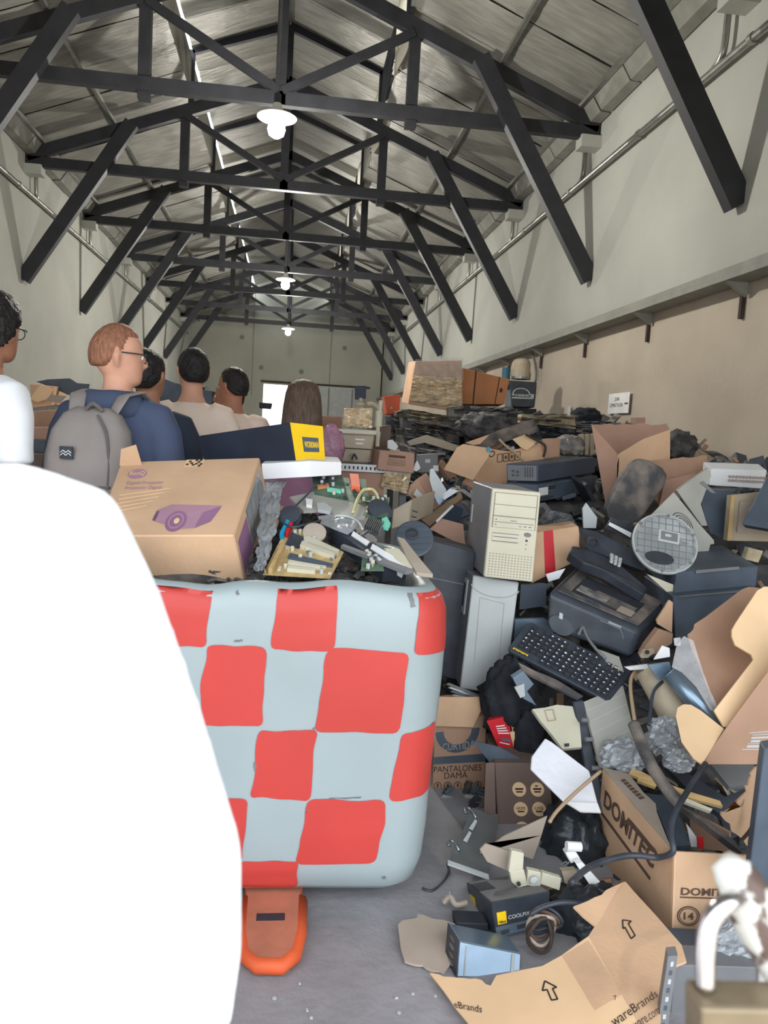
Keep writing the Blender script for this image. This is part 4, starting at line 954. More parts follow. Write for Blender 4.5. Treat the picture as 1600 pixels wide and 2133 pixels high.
# ---- keyboard
kf = quad((1103, 1293), (1318, 1398), (1268, 1462), (1056, 1352), None, -.06)
t = thing('keyboard', 'black keyboard with white legends lying askew on the heap', 'keyboard', kf.P(.5, .5))
body = [kf.P(u, v) for u, v in ((.03, 0), (.97, 0), (1, .08), (1, .95), (.97, 1), (.03, 1), (0, .92), (0, .4), (.0, .08))]
mb().prism(body, -kf.n*.02).build('base', 'black_plastic', t, bev=.003)
b = mb()
for k in range(9): kf.slab(b, .04+k*.017, .08+(.015 if k % 3 == 1 else 0), .053+k*.017, .125, .001)
b.build('logo_print', 'yellow', t)
kproto = None; rk = random.Random(2); marks = mb()
for row, v in enumerate((.86, .72, .60, .48, .36, .24, .12)):
    for col in range(15):
        u = .06+col*.0605
        if row == 6 and col < 4: continue
        if row == 0 and col in (1, 6, 11): continue
        a_, b_, c_, d_ = kf.quad(u, v-.048, u+.052, v+.048, .0); cc = (a_+b_+c_+d_)/4
        if kproto is None:
            k0 = mb(); pts = [(a_-cc), (b_-cc), (c_-cc), (d_-cc)]; k0.prism([p for p in pts], [(kf.n*.008-p*.18) for p in pts]); kproto = k0.build('key', 'black_matte', t, local=True); o = kproto
        else: o = link(kproto.copy(), t)
        o.location = cc-t.location
        if rk.random() < .85:
            kf.slab(marks, u+.012, v-.008+rk.uniform(-.01, .01), u+.012+rk.uniform(.008, .02), v+.012, .0086)
            if rk.random() < .4: kf.slab(marks, u+.012, v+.018, u+.026, v+.026, .0086)
marks.build('key_legends', 'white', t, kind='stuff')
t2 = sheet('keyboard_strip', 'dusty grey strip with round buttons hanging below the keyboard', 'button strip', 'dusty_black', [(1080, 1380), (1112, 1396), (1160, 1416), (1215, 1450), (1205, 1456), (1150, 1428), (1090, 1398)], .012, None, -.07)

# ---- black printer
t = thing('printer', 'dusty black inkjet printer lying tilted on the heap', 'printer', at(1250, 1350, 2.95))
tf = quad((1212, 1168), (1392, 1262), (1335, 1318), (1140, 1228), None, 0)
tf = Face(at(1142, 1232, 2.86), at(1335, 1315, 2.80), at(1394, 1258, 3.1), at(1210, 1168, 3.2))
low = [at(1138, 1310, 2.86), at(1312, 1372, 2.80)]
dn = (low[0]-tf.p[0]); dn2 = low[1]-tf.p[1]
mb().prism(tf.p, [dn, dn2, dn2+V((-.0, .0, -.02)), dn]).build('body', 'black_plastic', t, bev=.02, seg=3)
tf2 = Face(*[p+tf.n*.003 for p in tf.p]); tf2.n = tf.n
tf.slab(mb(), .06, .08, .94, .95, .006).build('scanner_lid', 'dusty_black', t, bev=.004)
tf.slab(mb(), .17, .16, .83, .66, .008).build('lid_recess', 'black_matte', t, bev=.003)
tf.slab(mb(), .20, .24, .52, .40, .0088).build('worn_label', 'crush_grey', t); tf.slab(mb(), .36, .22, .80, .45, .0085).build('worn_label', 'dusty_black', t); tf.slab(mb(), .66, .18, .82, .34, .009).build('worn_label', 'card_grey', t)
fr_ = Face(low[0], low[1], tf.p[1], tf.p[0]); b = mb()
for a in ((.18, .86, .80, .80), (.80, .80, .86, .55)): fr_.line(b, *a, .003, .003)
b.build('panel_gap', 'mid_grey', t)
fr_.disc(mb(), .16, .24, .14, .26, .012, 28).build('roller_cover', 'black_plastic', t); fr_.slab(mb(), .13, .42, .17, .58, .014).build('pale_glint', 'pale_grey', t); fr_.slab(mb(), .66, .84, .80, .90, .004).build('badge', 'steel', t)  # the glint on the roller cover is drawn as a pale raised plate
wire('grey ribbon cable drooping from the printer over the keyboard', 'mid_grey', [(1205, 1322), (1214, 1306), (1222, 1325), (1240, 1350), (1262, 1372)], .006, -.1)
t = thing('phone_base', 'black office phone base lying on the dusty printer', 'phone', at(1250, 1200, 3.05))
mb().prism([at(1186, 1150, 3.05), at(1192, 1137, 3.12), at(1232, 1142, 3.12), at(1290, 1175, 3.1), at(1350, 1225, 3.05), at(1340, 1238, 2.98), at(1262, 1190, 2.98), at(1215, 1172, 2.98)], (0, .03, -.04)).build('body', 'black_plastic', t, bev=.004)
kf2 = Face(at(1268, 1172, 2.965), at(1292, 1184, 2.965), at(1296, 1166, 3.04), at(1268, 1152, 3.04))
for i in range(3):
    for j in range(3): kf2.slab(mb(), .08+i*.32, .08+j*.32, .3+i*.32, .3+j*.32, .008).build('key', 'pale_grey', t)
t = thing('black_casing', 'black plastic casing wedged behind the phone base', 'casing', at(1240, 1140, 3.2))
mb().prism([at(1208, 1100, 3.2), at(1240, 1106, 3.2), at(1330, 1150, 3.15), at(1345, 1190, 3.1), at(1290, 1170, 3.1), at(1225, 1142, 3.1)], (0, .08, -.02)).build('shell', 'black_plastic', t, bev=.004); mb().lathe([(.028, 0), (.028, .012), (.02, .013), (.018, .004)], at(1233, 1128, 3.13), eul(math.pi/2+.3), 18).build('speaker_hole', 'black_matte', t)
# ---- taped carton, silver monitors, boxes right of the towers
ff = quad((1108, 1110), (1205, 1096), (1218, 1160), (1108, 1216), 3.2)
t = blk('taped_carton', 'tan carton with a red tape band right of the cream tower', 'box', 'card', ff, (.03, .22, .01))
ff.slab(mb(), .25, -.0, .45, 1, .001).build('tape', 'red', t)
sheet('black_bag', 'torn black bag on top of the taped carton', 'bag', 'bag_black', [(1122, 1090), (1145, 1062), (1190, 1072), (1204, 1098), (1120, 1106)], .03, 3.35)
sheet('label_paper', 'striped white shipping label stuck by the taped carton', 'label', 'white', [(1137, 1196), (1178, 1184), (1165, 1205), (1143, 1212)], .002, 3.1)
sheet('grey_tray', 'translucent grey plastic tray under the taped carton', 'tray', 'slate', [(1085, 1218), (1138, 1216), (1138, 1262), (1082, 1270)], .02, 3.1)
sheet('light_case', 'pale blue computer case lid under the keyboard', 'case lid', 'steel_blue', [(1075, 1290), (1135, 1288), (1165, 1310), (1100, 1345), (1073, 1335)], .02, 2.95)
sheet('cream_cover', 'cream plastic cover between printer and keyboard', 'cover', 'beige_grey', [(1240, 1350), (1290, 1368), (1300, 1400), (1270, 1385)], .01, None, -.07)
# desktops stack
ff = quad((1054, 966), (1122, 968), (1122, 1004), (1056, 1002), 4.25); rg = Face(at(1122, 1004, 4.25), at(1240, 985, 4.6), at(1238, 948, 4.6), at(1122, 968, 4.25))
t = thing('desktop_computer', 'slate blue desktop computer case, upper of the stacked pair', 'computer', at(1140, 1000, 4.4))
sx = rg.p[1]-rg.p[0]
mb().prism(ff.p, sx).build('case', 'pc_blue', t, bev=.004); ff.slab(mb(), .04, .06, .92, .92, .002).build('back_plate', 'mid_grey', t)
for i, (u, v) in enumerate(((.2, .35), (.2, .6), (.34, .35), (.34, .55))): ff.disc(mb(), u, v, .05, .07, .004, 10).build('port', 'black_plastic', t)
for k in range(4): ff.slab(mb(), .56+k*.075, .25, .6+k*.075, .85, .003).build('slot_cover', 'black_plastic', t)
ff = quad((1052, 1006), (1120, 1010), (1120, 1046), (1054, 1036), 4.22)
t = thing('desktop_computer', 'dark rack computer with vent grilles, lower of the stacked pair', 'computer', at(1140, 1040, 4.4))
mb().prism(ff.p, sx+V((.02, 0, 0))).build('case', 'slate', t, bev=.004)
rg = Face(ff.p[1], ff.p[1]+sx, ff.p[2]+sx, ff.p[2]); rg.n = sx.cross(V((0, 0, 1))).normalized()
for k in range(4):
    rg.slab(mb(), .15+k*.21, .55, .30+k*.21, .9, .003).build('grille', 'mid_grey', t); rg.slab(mb(), .165+k*.21, .60, .285+k*.21, .85, .004).build('grille_slot', 'black_matte', t)
b = mb()
for k in range(16): rg.slab(b, .04+k*.058, .1, .08+k*.058, .24, .003)
b.build('ports', 'black_plastic', t); rg.slab(mb(), .5, .3, .95, .38, .004).build('port_strip', 'pale_grey', t); rg.slab(mb(), .02, .35, .16, .8, .005).build('paper_tag', 'white', t)
sheet('silver_laptop', 'silver laptop lid standing upright between carton and printer', 'laptop', 'pale_grey', [(1214, 1060), (1222, 1048), (1244, 1078), (1242, 1100), (1216, 1100)], .012, 3.4)
t = thing('white_tablet', 'black tablet with bright white edge below the dusty black lid', 'tablet', at(1290, 1110, 3.3))
sheet('face', None, None, 'black_plastic', [(1262, 1100), (1275, 1078), (1318, 1094), (1316, 1125)], .012, 3.3, parent=t); sheet('edge', None, None, 'white', [(1268, 1094), (1271, 1088), (1316, 1110), (1314, 1120)], .006, 3.28, parent=t)
t = thing('dusty_lid', 'dusty rounded black printer lid leaning on brown cartons', 'casing', at(1290, 1090, 3.6))  # the rounded lid of a printer
lf2 = [(1262, 1060), (1290, 1000), (1318, 962), (1335, 955), (1355, 960), (1382, 975), (1391, 990), (1386, 1012), (1345, 1070), (1320, 1092), (1300, 1098), (1268, 1080)]
sheet('lid', None, None, 'dusty_black', lf2, .05, 3.7, parent=t, bev=.012, seg=2)
# brown cartons against the wall
t = thing('large_carton', 'large open brown carton with torn top edge near right wall', 'box', at(1300, 1080, 4.0))
sheet('left_side', None, None, 'card_pink', [(1232, 884), (1290, 950, -.1), (1285, 1040, -.1), (1262, 1055, -.1)], .008, 4.15, parent=t)
sheet('front_side', None, None, 'card', [(1286, 948), (1340, 915), (1396, 895), (1396, 975), (1340, 960), (1300, 1020), (1285, 1040)], .008, 4.05, parent=t)
sheet('back_side', None, None, 'card_pink', [(1232, 884)]+jag((1240, 884), (1388, 884), 10, 2, 3)+[(1396, 896), (1340, 930), (1286, 950)], .008, 4.5, parent=t)
t = thing('low_carton', 'brown carton with torn lid edge below the large open carton', 'box', at(1420, 1050, 3.9))
sheet('front_side', None, None, 'card_dark', jag((1352, 962), (1474, 948), 10, 2, 4)+[(1474, 985), (1455, 1010), (1380, 1060), (1340, 1010)], .008, 3.95, parent=t); sheet('flap', None, None, 'card_pink', [(1385, 1000), (1448, 985), (1462, 1000), (1370, 1075)], .008, 3.9, parent=t)
sheet('small_carton', 'tiny brown carton on the rim of the large open carton', 'box', 'card_pink', [(1324, 870), (1344, 870), (1345, 882), (1324, 882)], .08, 5.2)
blob('cable_heap', 'dark tangle of scrap on the far rim beside the large carton', 'scrap', 'crush', at(1412, 930, 5.2), .12, .12, .1, .4, 21)
# round monitor foot and the fan plate behind it
t = thing('round_foot', 'large round pale plastic monitor foot with ribbed underside', 'monitor stand', at(1385, 1190, 3.05))
nrm = V((-.12, -.86, .5)).normalized(); rr_ = V((0, 0, 1)).rotation_difference(nrm).to_matrix(); o_ = at(1386, 1131, 3.05); RD = .136
mb().lathe([(RD, -.02), (RD*1.02, -.006), (RD, .0), (RD*.9, .0), (RD*.88, -.004), (.004, -.004)], o_, rr_, 48).build('disc', 'pale_grey', t)
for s_, nm in ((1, 0), (-1, 1)):
    for k in range(-4, 5):
        dd = k*.029; L_ = math.sqrt(max(0, (RD*.9)**2-dd**2)); a_, b_ = (V((-L_, dd, -.001)), V((L_, dd, -.001))) if nm == 0 else (V((dd, -L_, -.001)), V((dd, L_, -.001)))
        ro = Matrix.Rotation(-.25, 3, 'Z'); mb().beam(o_+rr_ @ (ro @ a_), o_+rr_ @ (ro @ b_), .0035, .006, nrm).build('rib', 'mid_grey', t)
mb().lathe([(RD*.97, .001), (RD*.9, .001)], o_, rr_, 40).build('rim_ring', 'pale_grey', t)
ro = rr_ @ Matrix.Rotation(-.3, 3, 'Z')
mb().box(o_+ro @ V((.012, .03, .002)), (.09, .055, .012), ro).build('mount_plate', 'pale_grey', t, bev=.003); mb().box(o_+ro @ V((.012, .03, .007)), (.07, .038, .006), ro).build('mount_recess', 'mid_grey', t); mb().box(o_+ro @ V((.005, .03, .012)), (.025, .012, .008), ro).build('catch', 'pale_grey', t)
mb().prism([o_+ro @ V((-.02+.06*math.cos(a), -.075+.028*math.sin(a), .003)) for a in [k*math.pi/12 for k in range(24)]], nrm*.004).build('grip_hole', 'black_matte', t)
for k in range(6):
    a = k*math.pi/3+.2; mb().lathe([(.007, 0), (.007, .006)], o_+rr_ @ V((RD*.94*math.cos(a), RD*.94*math.sin(a), 0)), rr_, 10).build('screw', 'mid_grey', t)
pl = quad((1404, 1028), (1488, 1130), (1462, 1165), (1345, 1085), 3.25)
t = thing('fan_plate', 'pale steel computer back plate with fan grille behind the round foot', 'panel', at(1440, 1160, 3.25))
sheet('plate', None, None, 'beige_grey', [(1404, 1026), (1420, 1045), (1460, 1095), (1487, 1125), (1488, 1133), (1480, 1134), (1473, 1160), (1380, 1160), (1345, 1085)], .006, 3.25, parent=t)
for k in range(1, 5): pl.ring(mb(), .42, .62, .05*k, .055*k, .25/k, .002, 18, .5, 4.5).build('fan_slot', 'black_matte', t)
pl.slab(mb(), .92, .2, .98, .3, .002).build('screw_hole', 'black_plastic', t)
sheet('metal_chassis', 'grey steel chassis rising behind the fan plate', 'chassis', 'beige_grey', [(1410, 1022), (1475, 975), (1482, 990), (1460, 1050), (1474, 1095), (1462, 1095)], .02, 3.4)
sheet('silver_bracket', 'small slotted silver bracket hanging by the dark case', 'bracket', 'steel', [(1458, 1006), (1466, 1002), (1492, 1028), (1482, 1026)], .006, 3.3)
# dark items at right edge
t = blk('dark_case', 'tall dark computer case at the right below the white fitting', 'computer', 'slate', quad((1452, 1020), (1530, 1022), (1520, 1130), (1478, 1110), 3.5), (.2, .3, 0))
t = thing('light_fitting', 'white light fitting with punched silver reflector lying on top of the heap', 'light fitting', at(1535, 1010, 3.9))
lf3 = quad((1481, 976), (1598, 980), (1590, 1018), (1478, 1011), 3.7)
mb().prism(lf3.p, (0, .08, .03)).build('housing', 'white', t, bev=.002)
rp = random.Random(4)
for i in range(11):
    for j in range(2): lf3.disc(mb(), .34+i*.062, .36+j*.22, .026, .085, .008, 8).build('reflector_cell', 'chrome', t)
t = blk('black_monitor', 'black flat monitor leaning in from the right edge', 'monitor', 'slate', Face(at(1545, 1092, 3.2), at(1660, 1112, 3.1), at(1690, 930, 3.3), at(1602, 985, 3.3)), (.05, .05, -.02))
t = thing('yellowed_frame', 'yellowed plastic frame with a grey inner tray at right edge', 'frame', at(1540, 1130, 3.4))
sheet('frame', None, None, 'beige_old', [(1522, 1032), (1600, 1025), (1600, 1128), (1514, 1126)], .03, 3.38, parent=t); sheet('inner', None, None, 'card_grey', [(1542, 1045), (1600, 1040), (1600, 1108), (1536, 1110)], .004, 3.36, parent=t); sheet('edge', None, None, 'wood', [(1524, 1033), (1531, 1033), (1524, 1126), (1515, 1126)], .006, 3.355, parent=t)
sheet('scrap_block', 'dirty beige mechanism fragment on the black case at right', 'mechanism', 'crush_tan', [(1560, 1140), (1590, 1148), (1580, 1172), (1552, 1165)], .03, 3.1)
t = blk('black_case', 'big black computer case lying flat, upper of the right pair', 'computer', 'slate', quad((1410, 1192), (1580, 1180), (1575, 1222), (1405, 1238), 2.98), (.04, .35, .04)); 
sheet('edge_line', None, None, 'mid_grey', [(1450, 1188), (1540, 1180), (1540, 1186), (1450, 1195)], .002, 2.97, parent=t)
t = blk('black_case', 'big black computer case below, with a pale seam along its top', 'computer', 'slate', quad((1402, 1242), (1575, 1226), (1560, 1330), (1408, 1345), 2.93), (.04, .35, .02)); sheet('seam', None, None, 'steel', [(1415, 1241), (1560, 1229), (1560, 1232), (1415, 1245)], .002, 2.92, parent=t)
sheet('cream_wedge', 'cream wedge of plastic between printer and black cases', 'plastic', 'beige', [(1348, 1196), (1408, 1220), (1405, 1238), (1395, 1238)], .02, 3.0)
sheet('orange_card', 'orange brown carton strip between printer and black case', 'cardboard', 'card', [(1395, 1250), (1402, 1255), (1400, 1318), (1370, 1300), (1368, 1292)], .01, 2.85)
t = sheet('brown_tube', 'brown cardboard sleeve poking out under the printer corner', 'cardboard', 'card_dark', [(1345, 1345), (1372, 1310), (1402, 1320), (1400, 1340), (1355, 1368), (1335, 1365)], .03, 2.74)
# ================================================================ front of the heap
class Plane:
    def __init__(s, a, b_, c):
        a, b_, c = [x if isinstance(x, V) else at(*x) for x in (a, b_, c)]; s.o = a; s.n = (b_-a).cross(c-a).normalized()
        if s.n.dot(V((0, 0, H))-s.o) < 0: s.n = -s.n
    def __call__(s, px, py, off=0):
        d = fw+rt*((px-CX)/F)-up*((py-CY)/F); e = V((0, 0, H)); return e+d*(s.n.dot(s.o-e)/s.n.dot(d))+s.n*off
    def poly(s, name, mat, pts, parent, th=.006, off=0, **k): return mb().prism([s(x, y, off) for x, y in pts], -s.n*th).build(name, mat, parent, **k)
    def face(s, tl, tr, br, bl, off=.001):
        f = Face(s(*bl, off), s(*br, off), s(*tr, off), s(*tl, off)); f.n = s.n; return f
# carton with big lettering
t = thing('lettered_carton', 'open tan carton with large brown DOMITEC lettering, full of scrap', 'box', at(1400, 1900, 1.9)-V((0, 0, .05)))
L_ = Plane((1405, 1774, 1.86), (1258, 1600, 2.36), (1398, 1960, 1.86)); R_ = Plane((1405, 1774, 1.86), (1540, 1780, 1.92), (1398, 1960, 1.86))
L_.poly('long_side', 'card', [(1256, 1598), (1405, 1774), (1398, 1990), (1300, 1960), (1240, 1805)], t, .006)
R_.poly('short_side', 'card', [(1405, 1774), (1640, 1786), (1640, 2010), (1398, 1990)], t, .006)
I_ = Plane((1256, 1598, 2.36), (1405, 1774, 1.86), (1365, 1672, 2.12))
I_.poly('inner_flap', 'card_grey', [(1256, 1598), (1310, 1612), (1340, 1650), (1366, 1674), (1368, 1690), (1392, 1752), (1405, 1774)], t, .005)
gf = I_.face((1300, 1622), (1345, 1665), (1335, 1668), (1292, 1625)); b = mb()
for k in range(7): gf.slab(b, .02+k*.14, 0, .12+k*.14, 1, .0006)
b.build('flap_print', 'ink_brown', t)
lw = L_.face((1262, 1644), (1372, 1776), (1360, 1812), (1258, 1678))
text('DOMITEC', 'ink_brown', t, lw, bold=.03); L_.poly('underline_print', 'ink_brown', [(1254, 1690), (1356, 1828), (1354, 1834), (1253, 1697)], t, .0005, .001)
L_.poly('roof_print', 'ink_brown', [(1308, 1702), (1318, 1712), (1364, 1768), (1360, 1776), (1312, 1718)], t, .0005, .001)
text('DOMITEC', 'ink_brown', t, R_.face((1418, 1848), (1536, 1852), (1534, 1868), (1417, 1864)), bold=.03); R_.poly('underline_print', 'ink_brown', [(1416, 1867), (1534, 1871), (1534, 1874), (1416, 1870)], t, .0005, .001)
rc = R_.face((1410, 1885), (1458, 1887), (1457, 1930), (1409, 1928)); b = mb(); rc.ring(b, .5, .5, .5, .48, .12, .0008); rc.ring(b, .5, .5, .4, .38, .08, .0008); b.build('round_print', 'ink_brown', t); text('14', 'ink_brown', t, rc.sub(.28, .33, .72, .68), bold=.02)
text('UC', 'ink_brown', t, R_.face((1414, 1943), (1430, 1944), (1430, 1953), (1414, 1952)))
mb().prism([at(1436, 1690, 2.35), at(1520, 1735, 2.2), at(1520, 1775, 2.2), at(1440, 1765, 2.3)], (.01, .01, 0)).build('divider', 'card_dark', t)
sheet('red_leaflet', 'white and red leaflet sticking up inside the lettered carton', 'leaflet', 'red', [(1452, 1745), (1466, 1744), (1466, 1768), (1456, 1768)], .004, 2.1); sheet('white_leaflet', 'white card edge inside the lettered carton', 'card', 'white', [(1430, 1715), (1452, 1745), (1452, 1764), (1440, 1764)], .004, 2.12)
for i, (lb, pts, m_, dy) in enumerate([('dark casing filling the lettered carton at left', [(1330, 1650), (1400, 1660), (1440, 1760), (1400, 1765), (1370, 1690)], 'slate', .0),
        ('black moulded cover slanting through the lettered carton', [(1375, 1585), (1450, 1620), (1510, 1660), (1560, 1640), (1570, 1690), (1505, 1700), (1440, 1650)], 'black_plastic', -.06),
        ('black rail from wood strips down to the carton rim', [(1420, 1680), (1445, 1690), (1530, 1750), (1545, 1775), (1500, 1740)], 'dusty_black', -.12),
        ('dark grey plate under the right open carton', [(1480, 1590), (1570, 1590), (1580, 1630), (1520, 1640)], 'mid_grey', -.1)]):
    sheet('casing_piece', lb, 'casing', m_, pts, .02, None, dy)
for lb, pts, m_ in [('short yellow wood offcut over the lettered carton', [(1316, 1602), (1335, 1606), (1376, 1628), (1370, 1634), (1310, 1612)], 'wood'), ('splintered wood offcut below the short yellow one', [(1330, 1618), (1368, 1630), (1366, 1640), (1328, 1626)], 'wood'), ('long pale wood strip across the lettered carton', [(1385, 1630), (1440, 1650), (1500, 1668), (1506, 1680), (1430, 1660)], 'wood'), ('thin wood strip beside the long pale strip', [(1405, 1652), (1485, 1685), (1480, 1690), (1400, 1660)], 'beige')]:
    sheet('wood_strip', lb, 'wood', m_, pts, .012, None, -.13)
t = sheet('torn_cardboard', 'torn ragged tan cardboard hanging at the right edge', 'cardboard', 'card', [(1590, 1590), (1574, 1600)]+jag((1566, 1610), (1545, 1675), 8, 4, 1)+jag((1545, 1675), (1502, 1695), 5, 4, 2)+jag((1505, 1700), (1560, 1770), 7, 4, 3)+[(1562, 1765), (1580, 1680)], .006, 1.95)
blk('dark_board', 'dark slate board standing at the right picture edge', 'board', 'slate', Face(at(1556, 1860, 1.7), at(1700, 1870, 1.72), at(1700, 1540, 1.72), at(1592, 1560, 1.72)), (.02, .05, 0))
# big open carton at the right
t = thing('open_carton', 'big open tan carton with rounded flaps at the right edge', 'box', at(1560, 1590, 2.2))
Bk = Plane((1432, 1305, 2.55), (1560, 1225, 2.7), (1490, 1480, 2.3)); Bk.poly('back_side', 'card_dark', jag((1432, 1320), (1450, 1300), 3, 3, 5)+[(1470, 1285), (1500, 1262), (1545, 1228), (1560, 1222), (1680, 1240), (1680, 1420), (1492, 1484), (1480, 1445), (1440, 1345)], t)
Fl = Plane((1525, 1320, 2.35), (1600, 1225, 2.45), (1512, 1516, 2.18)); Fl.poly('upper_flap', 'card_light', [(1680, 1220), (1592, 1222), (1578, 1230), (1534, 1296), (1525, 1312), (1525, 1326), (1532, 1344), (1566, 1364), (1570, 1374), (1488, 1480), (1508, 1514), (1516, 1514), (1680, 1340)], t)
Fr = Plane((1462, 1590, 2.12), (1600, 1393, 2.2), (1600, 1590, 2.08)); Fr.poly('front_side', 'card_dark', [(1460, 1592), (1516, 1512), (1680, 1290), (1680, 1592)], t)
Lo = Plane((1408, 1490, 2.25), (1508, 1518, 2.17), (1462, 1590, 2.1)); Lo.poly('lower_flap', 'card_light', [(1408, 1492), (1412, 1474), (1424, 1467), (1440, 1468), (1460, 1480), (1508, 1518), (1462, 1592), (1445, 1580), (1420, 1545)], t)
lb_ = Fr.face((1562, 1526), (1640, 1520), (1640, 1562), (1545, 1562)); b = mb()
for v0, v1, u0 in ((.95, 1, 0), (0, .05, 0), (.62, .72, .1), (.82, .86, .1), (.12, .26, .08), (.32, .36, .08), (.42, .54, .12)): lb_.slab(b, u0, v0, 1 if v0 in (.95, 0) or v0 > .3 and v0 < .3 else (.9 if v0 < .4 or v0 > .6 else .35), v1, .0008)
b.build('label_print', 'pale_grey', t)
sheet('clear_film', 'creased clear film hanging over the open carton edge', 'film', 'clear', [(1425, 1325), (1445, 1335), (1465, 1400), (1480, 1440), (1500, 1482), (1480, 1480), (1450, 1430), (1420, 1400), (1400, 1390), (1410, 1345)], .002, 2.25)
t = thing('grey_tubes', 'dusty grey moulded tubes lying below the open carton flap', 'casing', at(1400, 1520, 2.4))
mb().limb([(at(1352, 1395, 2.55), .05), (at(1380, 1440, 2.5), .055), (at(1420, 1520, 2.4), .05), (at(1440, 1580, 2.3), .03)], 14).build('tube', 'beige_old', t, smooth=True)
mb().limb([(at(1395, 1400, 2.42), .03), (at(1440, 1450, 2.38), .034), (at(1505, 1515, 2.25), .012)], 12).build('tube', 'steel_blue', t, smooth=True)
sheet('flat_plate', None, None, 'steel_blue', [(1350, 1385), (1395, 1380), (1402, 1405), (1372, 1418)], .01, 2.45, parent=t)
sheet('white_bracket', 'white paper scrap with black marks above the grey tubes', 'paper', 'white', [(1380, 1345), (1395, 1350), (1396, 1368), (1362, 1374)], .004, 2.55); sheet('white_paper', 'small white paper behind the open carton', 'paper', 'white', [(1404, 1330), (1418, 1328), (1418, 1345), (1406, 1345)], .004, 2.6)
sheet('white_strip', 'white plastic strip between keyboard and grey tubes', 'strip', 'white', [(1302, 1390), (1352, 1384), (1350, 1394), (1312, 1396)], .01, 2.6)
t = thing('shoe_sole', 'brown worn sole shaped part by the printer corner', 'part', at(1345, 1366, 2.65)); sheet('sole', None, None, 'beige_old', [(1333, 1366), (1340, 1354), (1360, 1350), (1364, 1358), (1350, 1370), (1336, 1371)], .012, 2.66, parent=t); mb().lathe([(.008, 0), (.008, .004)], at(1348, 1358, 2.65), eul(math.pi/2), 10).build('hole', 'dark_rust', t)
# wrapping, bags
blob('plastic_bag', 'crumpled pale blue plastic bag below the grey tubes', 'bag', 'clear_grey', at(1385, 1535, 2.34), .055, .05, .06, .4, 31); blob('plastic_bag', 'flattened pale blue plastic bag over the wood strips', 'bag', 'clear_grey', at(1412, 1582, 2.24), .045, .045, .035, .35, 33); blob('plastic_bag', 'crinkled grey plastic bag at top of the lettered carton', 'bag', 'clear_grey', at(1300, 1575, 2.4), .075, .06, .055, .4, 37)
single('curved_handle', 'curved dark handle arching over the plastic bags', 'handle', mb().limb([(p, .019) for p in smooth_pts([at(1320, 1508, 2.32), at(1335, 1545, 2.26), at(1360, 1600, 2.16), at(1395, 1650, 2.08), at(1415, 1672, 2.05)], 6)], 12), 'dusty_black', smooth=True)
wire('black power cable winding across the lettered carton', 'black_plastic', [(1190, 1838, -.05), (1230, 1805), (1290, 1785), (1330, 1782), (1370, 1786), (1402, 1774, -.08), (1398, 1740, -.12), (1404, 1700, -.15), (1432, 1648, -.15), (1470, 1590, -.15)], .0085, -.22)
wire('tan cable running from the white envelope up to the carton corner', 'tan_wire', [(1145, 1712), (1160, 1690), (1200, 1650), (1252, 1606)], .006, -.16)
wire('tan cable hanging beside the grey lid', 'tan_wire', [(1330, 1392), (1316, 1410), (1314, 1440), (1322, 1500)], .007, -.12)
wire('black cable curling over the grey tubes', 'black_plastic', [(1380, 1420), (1362, 1440), (1355, 1480), (1352, 1510)], .006, -.25)
wire('thin black cord by the sole shaped part', 'black_plastic', [(1392, 1346), (1370, 1362), (1348, 1372), (1325, 1396), (1300, 1390)], .004, -.1)
wire('thin brown cable on the torn cardboard at right edge', 'dark_rust', [(1572, 1690), (1565, 1725), (1545, 1750)], .005, 0, y=1.92)
# metal bracket with hooks
t = thing('hooked_bracket', 'galvanised steel bracket with two hooks lying on the floor', 'bracket', at(985, 1820, 2.3))
Hk = Plane((935, 1795, 2.22), (1035, 1692, 2.5), (1018, 1832, 2.18)); Hk.poly('plate', 'steel', [(935, 1795), (985, 1682), (1005, 1690), (1018, 1698), (1038, 1695), (1038, 1720), (1018, 1832)], t, .004)
Hk.poly('lip', 'pale_grey', [(932, 1794), (1016, 1824), (1018, 1833), (932, 1802)], t, .006, .006)
for hx, hy_ in ((985, 1690), (950, 1758)): mb().limb([(Hk(a, b_, .004), .0045) for a, b_ in ((hx+6, hy_+16), (hx-2, hy_+2), (hx-10, hy_-6), (hx-18, hy_-3), (hx-17, hy_+5), (hx-12, hy_+5))], 8).build('hook', 'steel', t, smooth=True)
for a, b_ in ((984, 1720), (972, 1745)): Hk.poly('punched_tab', 'pale_grey', [(a-8, b_+8), (a+4, b_-10), (a+9, b_-6), (a, b_+12)], t, .004, .008)
# cream mechanism
t = thing('cream_mechanism', 'cream plastic lock mechanism on a grey metal strip', 'mechanism', at(1080, 1860, 2.05))
sheet('strip', None, None, 'card_grey', [(1000, 1770), (1012, 1758), (1068, 1775), (1062, 1816), (1015, 1795)], .006, 2.1, parent=t)
for pts in ([(1066, 1772), (1092, 1778), (1090, 1812), (1060, 1818)], [(1062, 1816), (1092, 1812), (1100, 1845), (1080, 1850), (1066, 1838)], [(1100, 1812), (1128, 1818), (1126, 1850), (1098, 1845)], [(1130, 1818), (1170, 1830), (1166, 1856), (1126, 1842)]): sheet('casting', None, None, 'beige', pts, .02, 2.05, parent=t, bev=.002)
mb().lathe([(.012, 0), (.012, .006), (.006, .008)], at(1112, 1832, 2.04), eul(math.pi/2), 14).build('boss', 'pale_grey', t); mb().lathe([(.006, 0), (.006, .006)], at(1080, 1840, 2.04), eul(math.pi/2), 10).build('hole', 'black_matte', t)
sheet('grey_card_sheet', 'flat grey card sheet between dark carton and cream mechanism', 'card', 'card_grey', [(1000, 1778), (1050, 1742), (1140, 1700), (1128, 1740), (1110, 1790), (1068, 1775), (1012, 1757)], .004, 2.25)
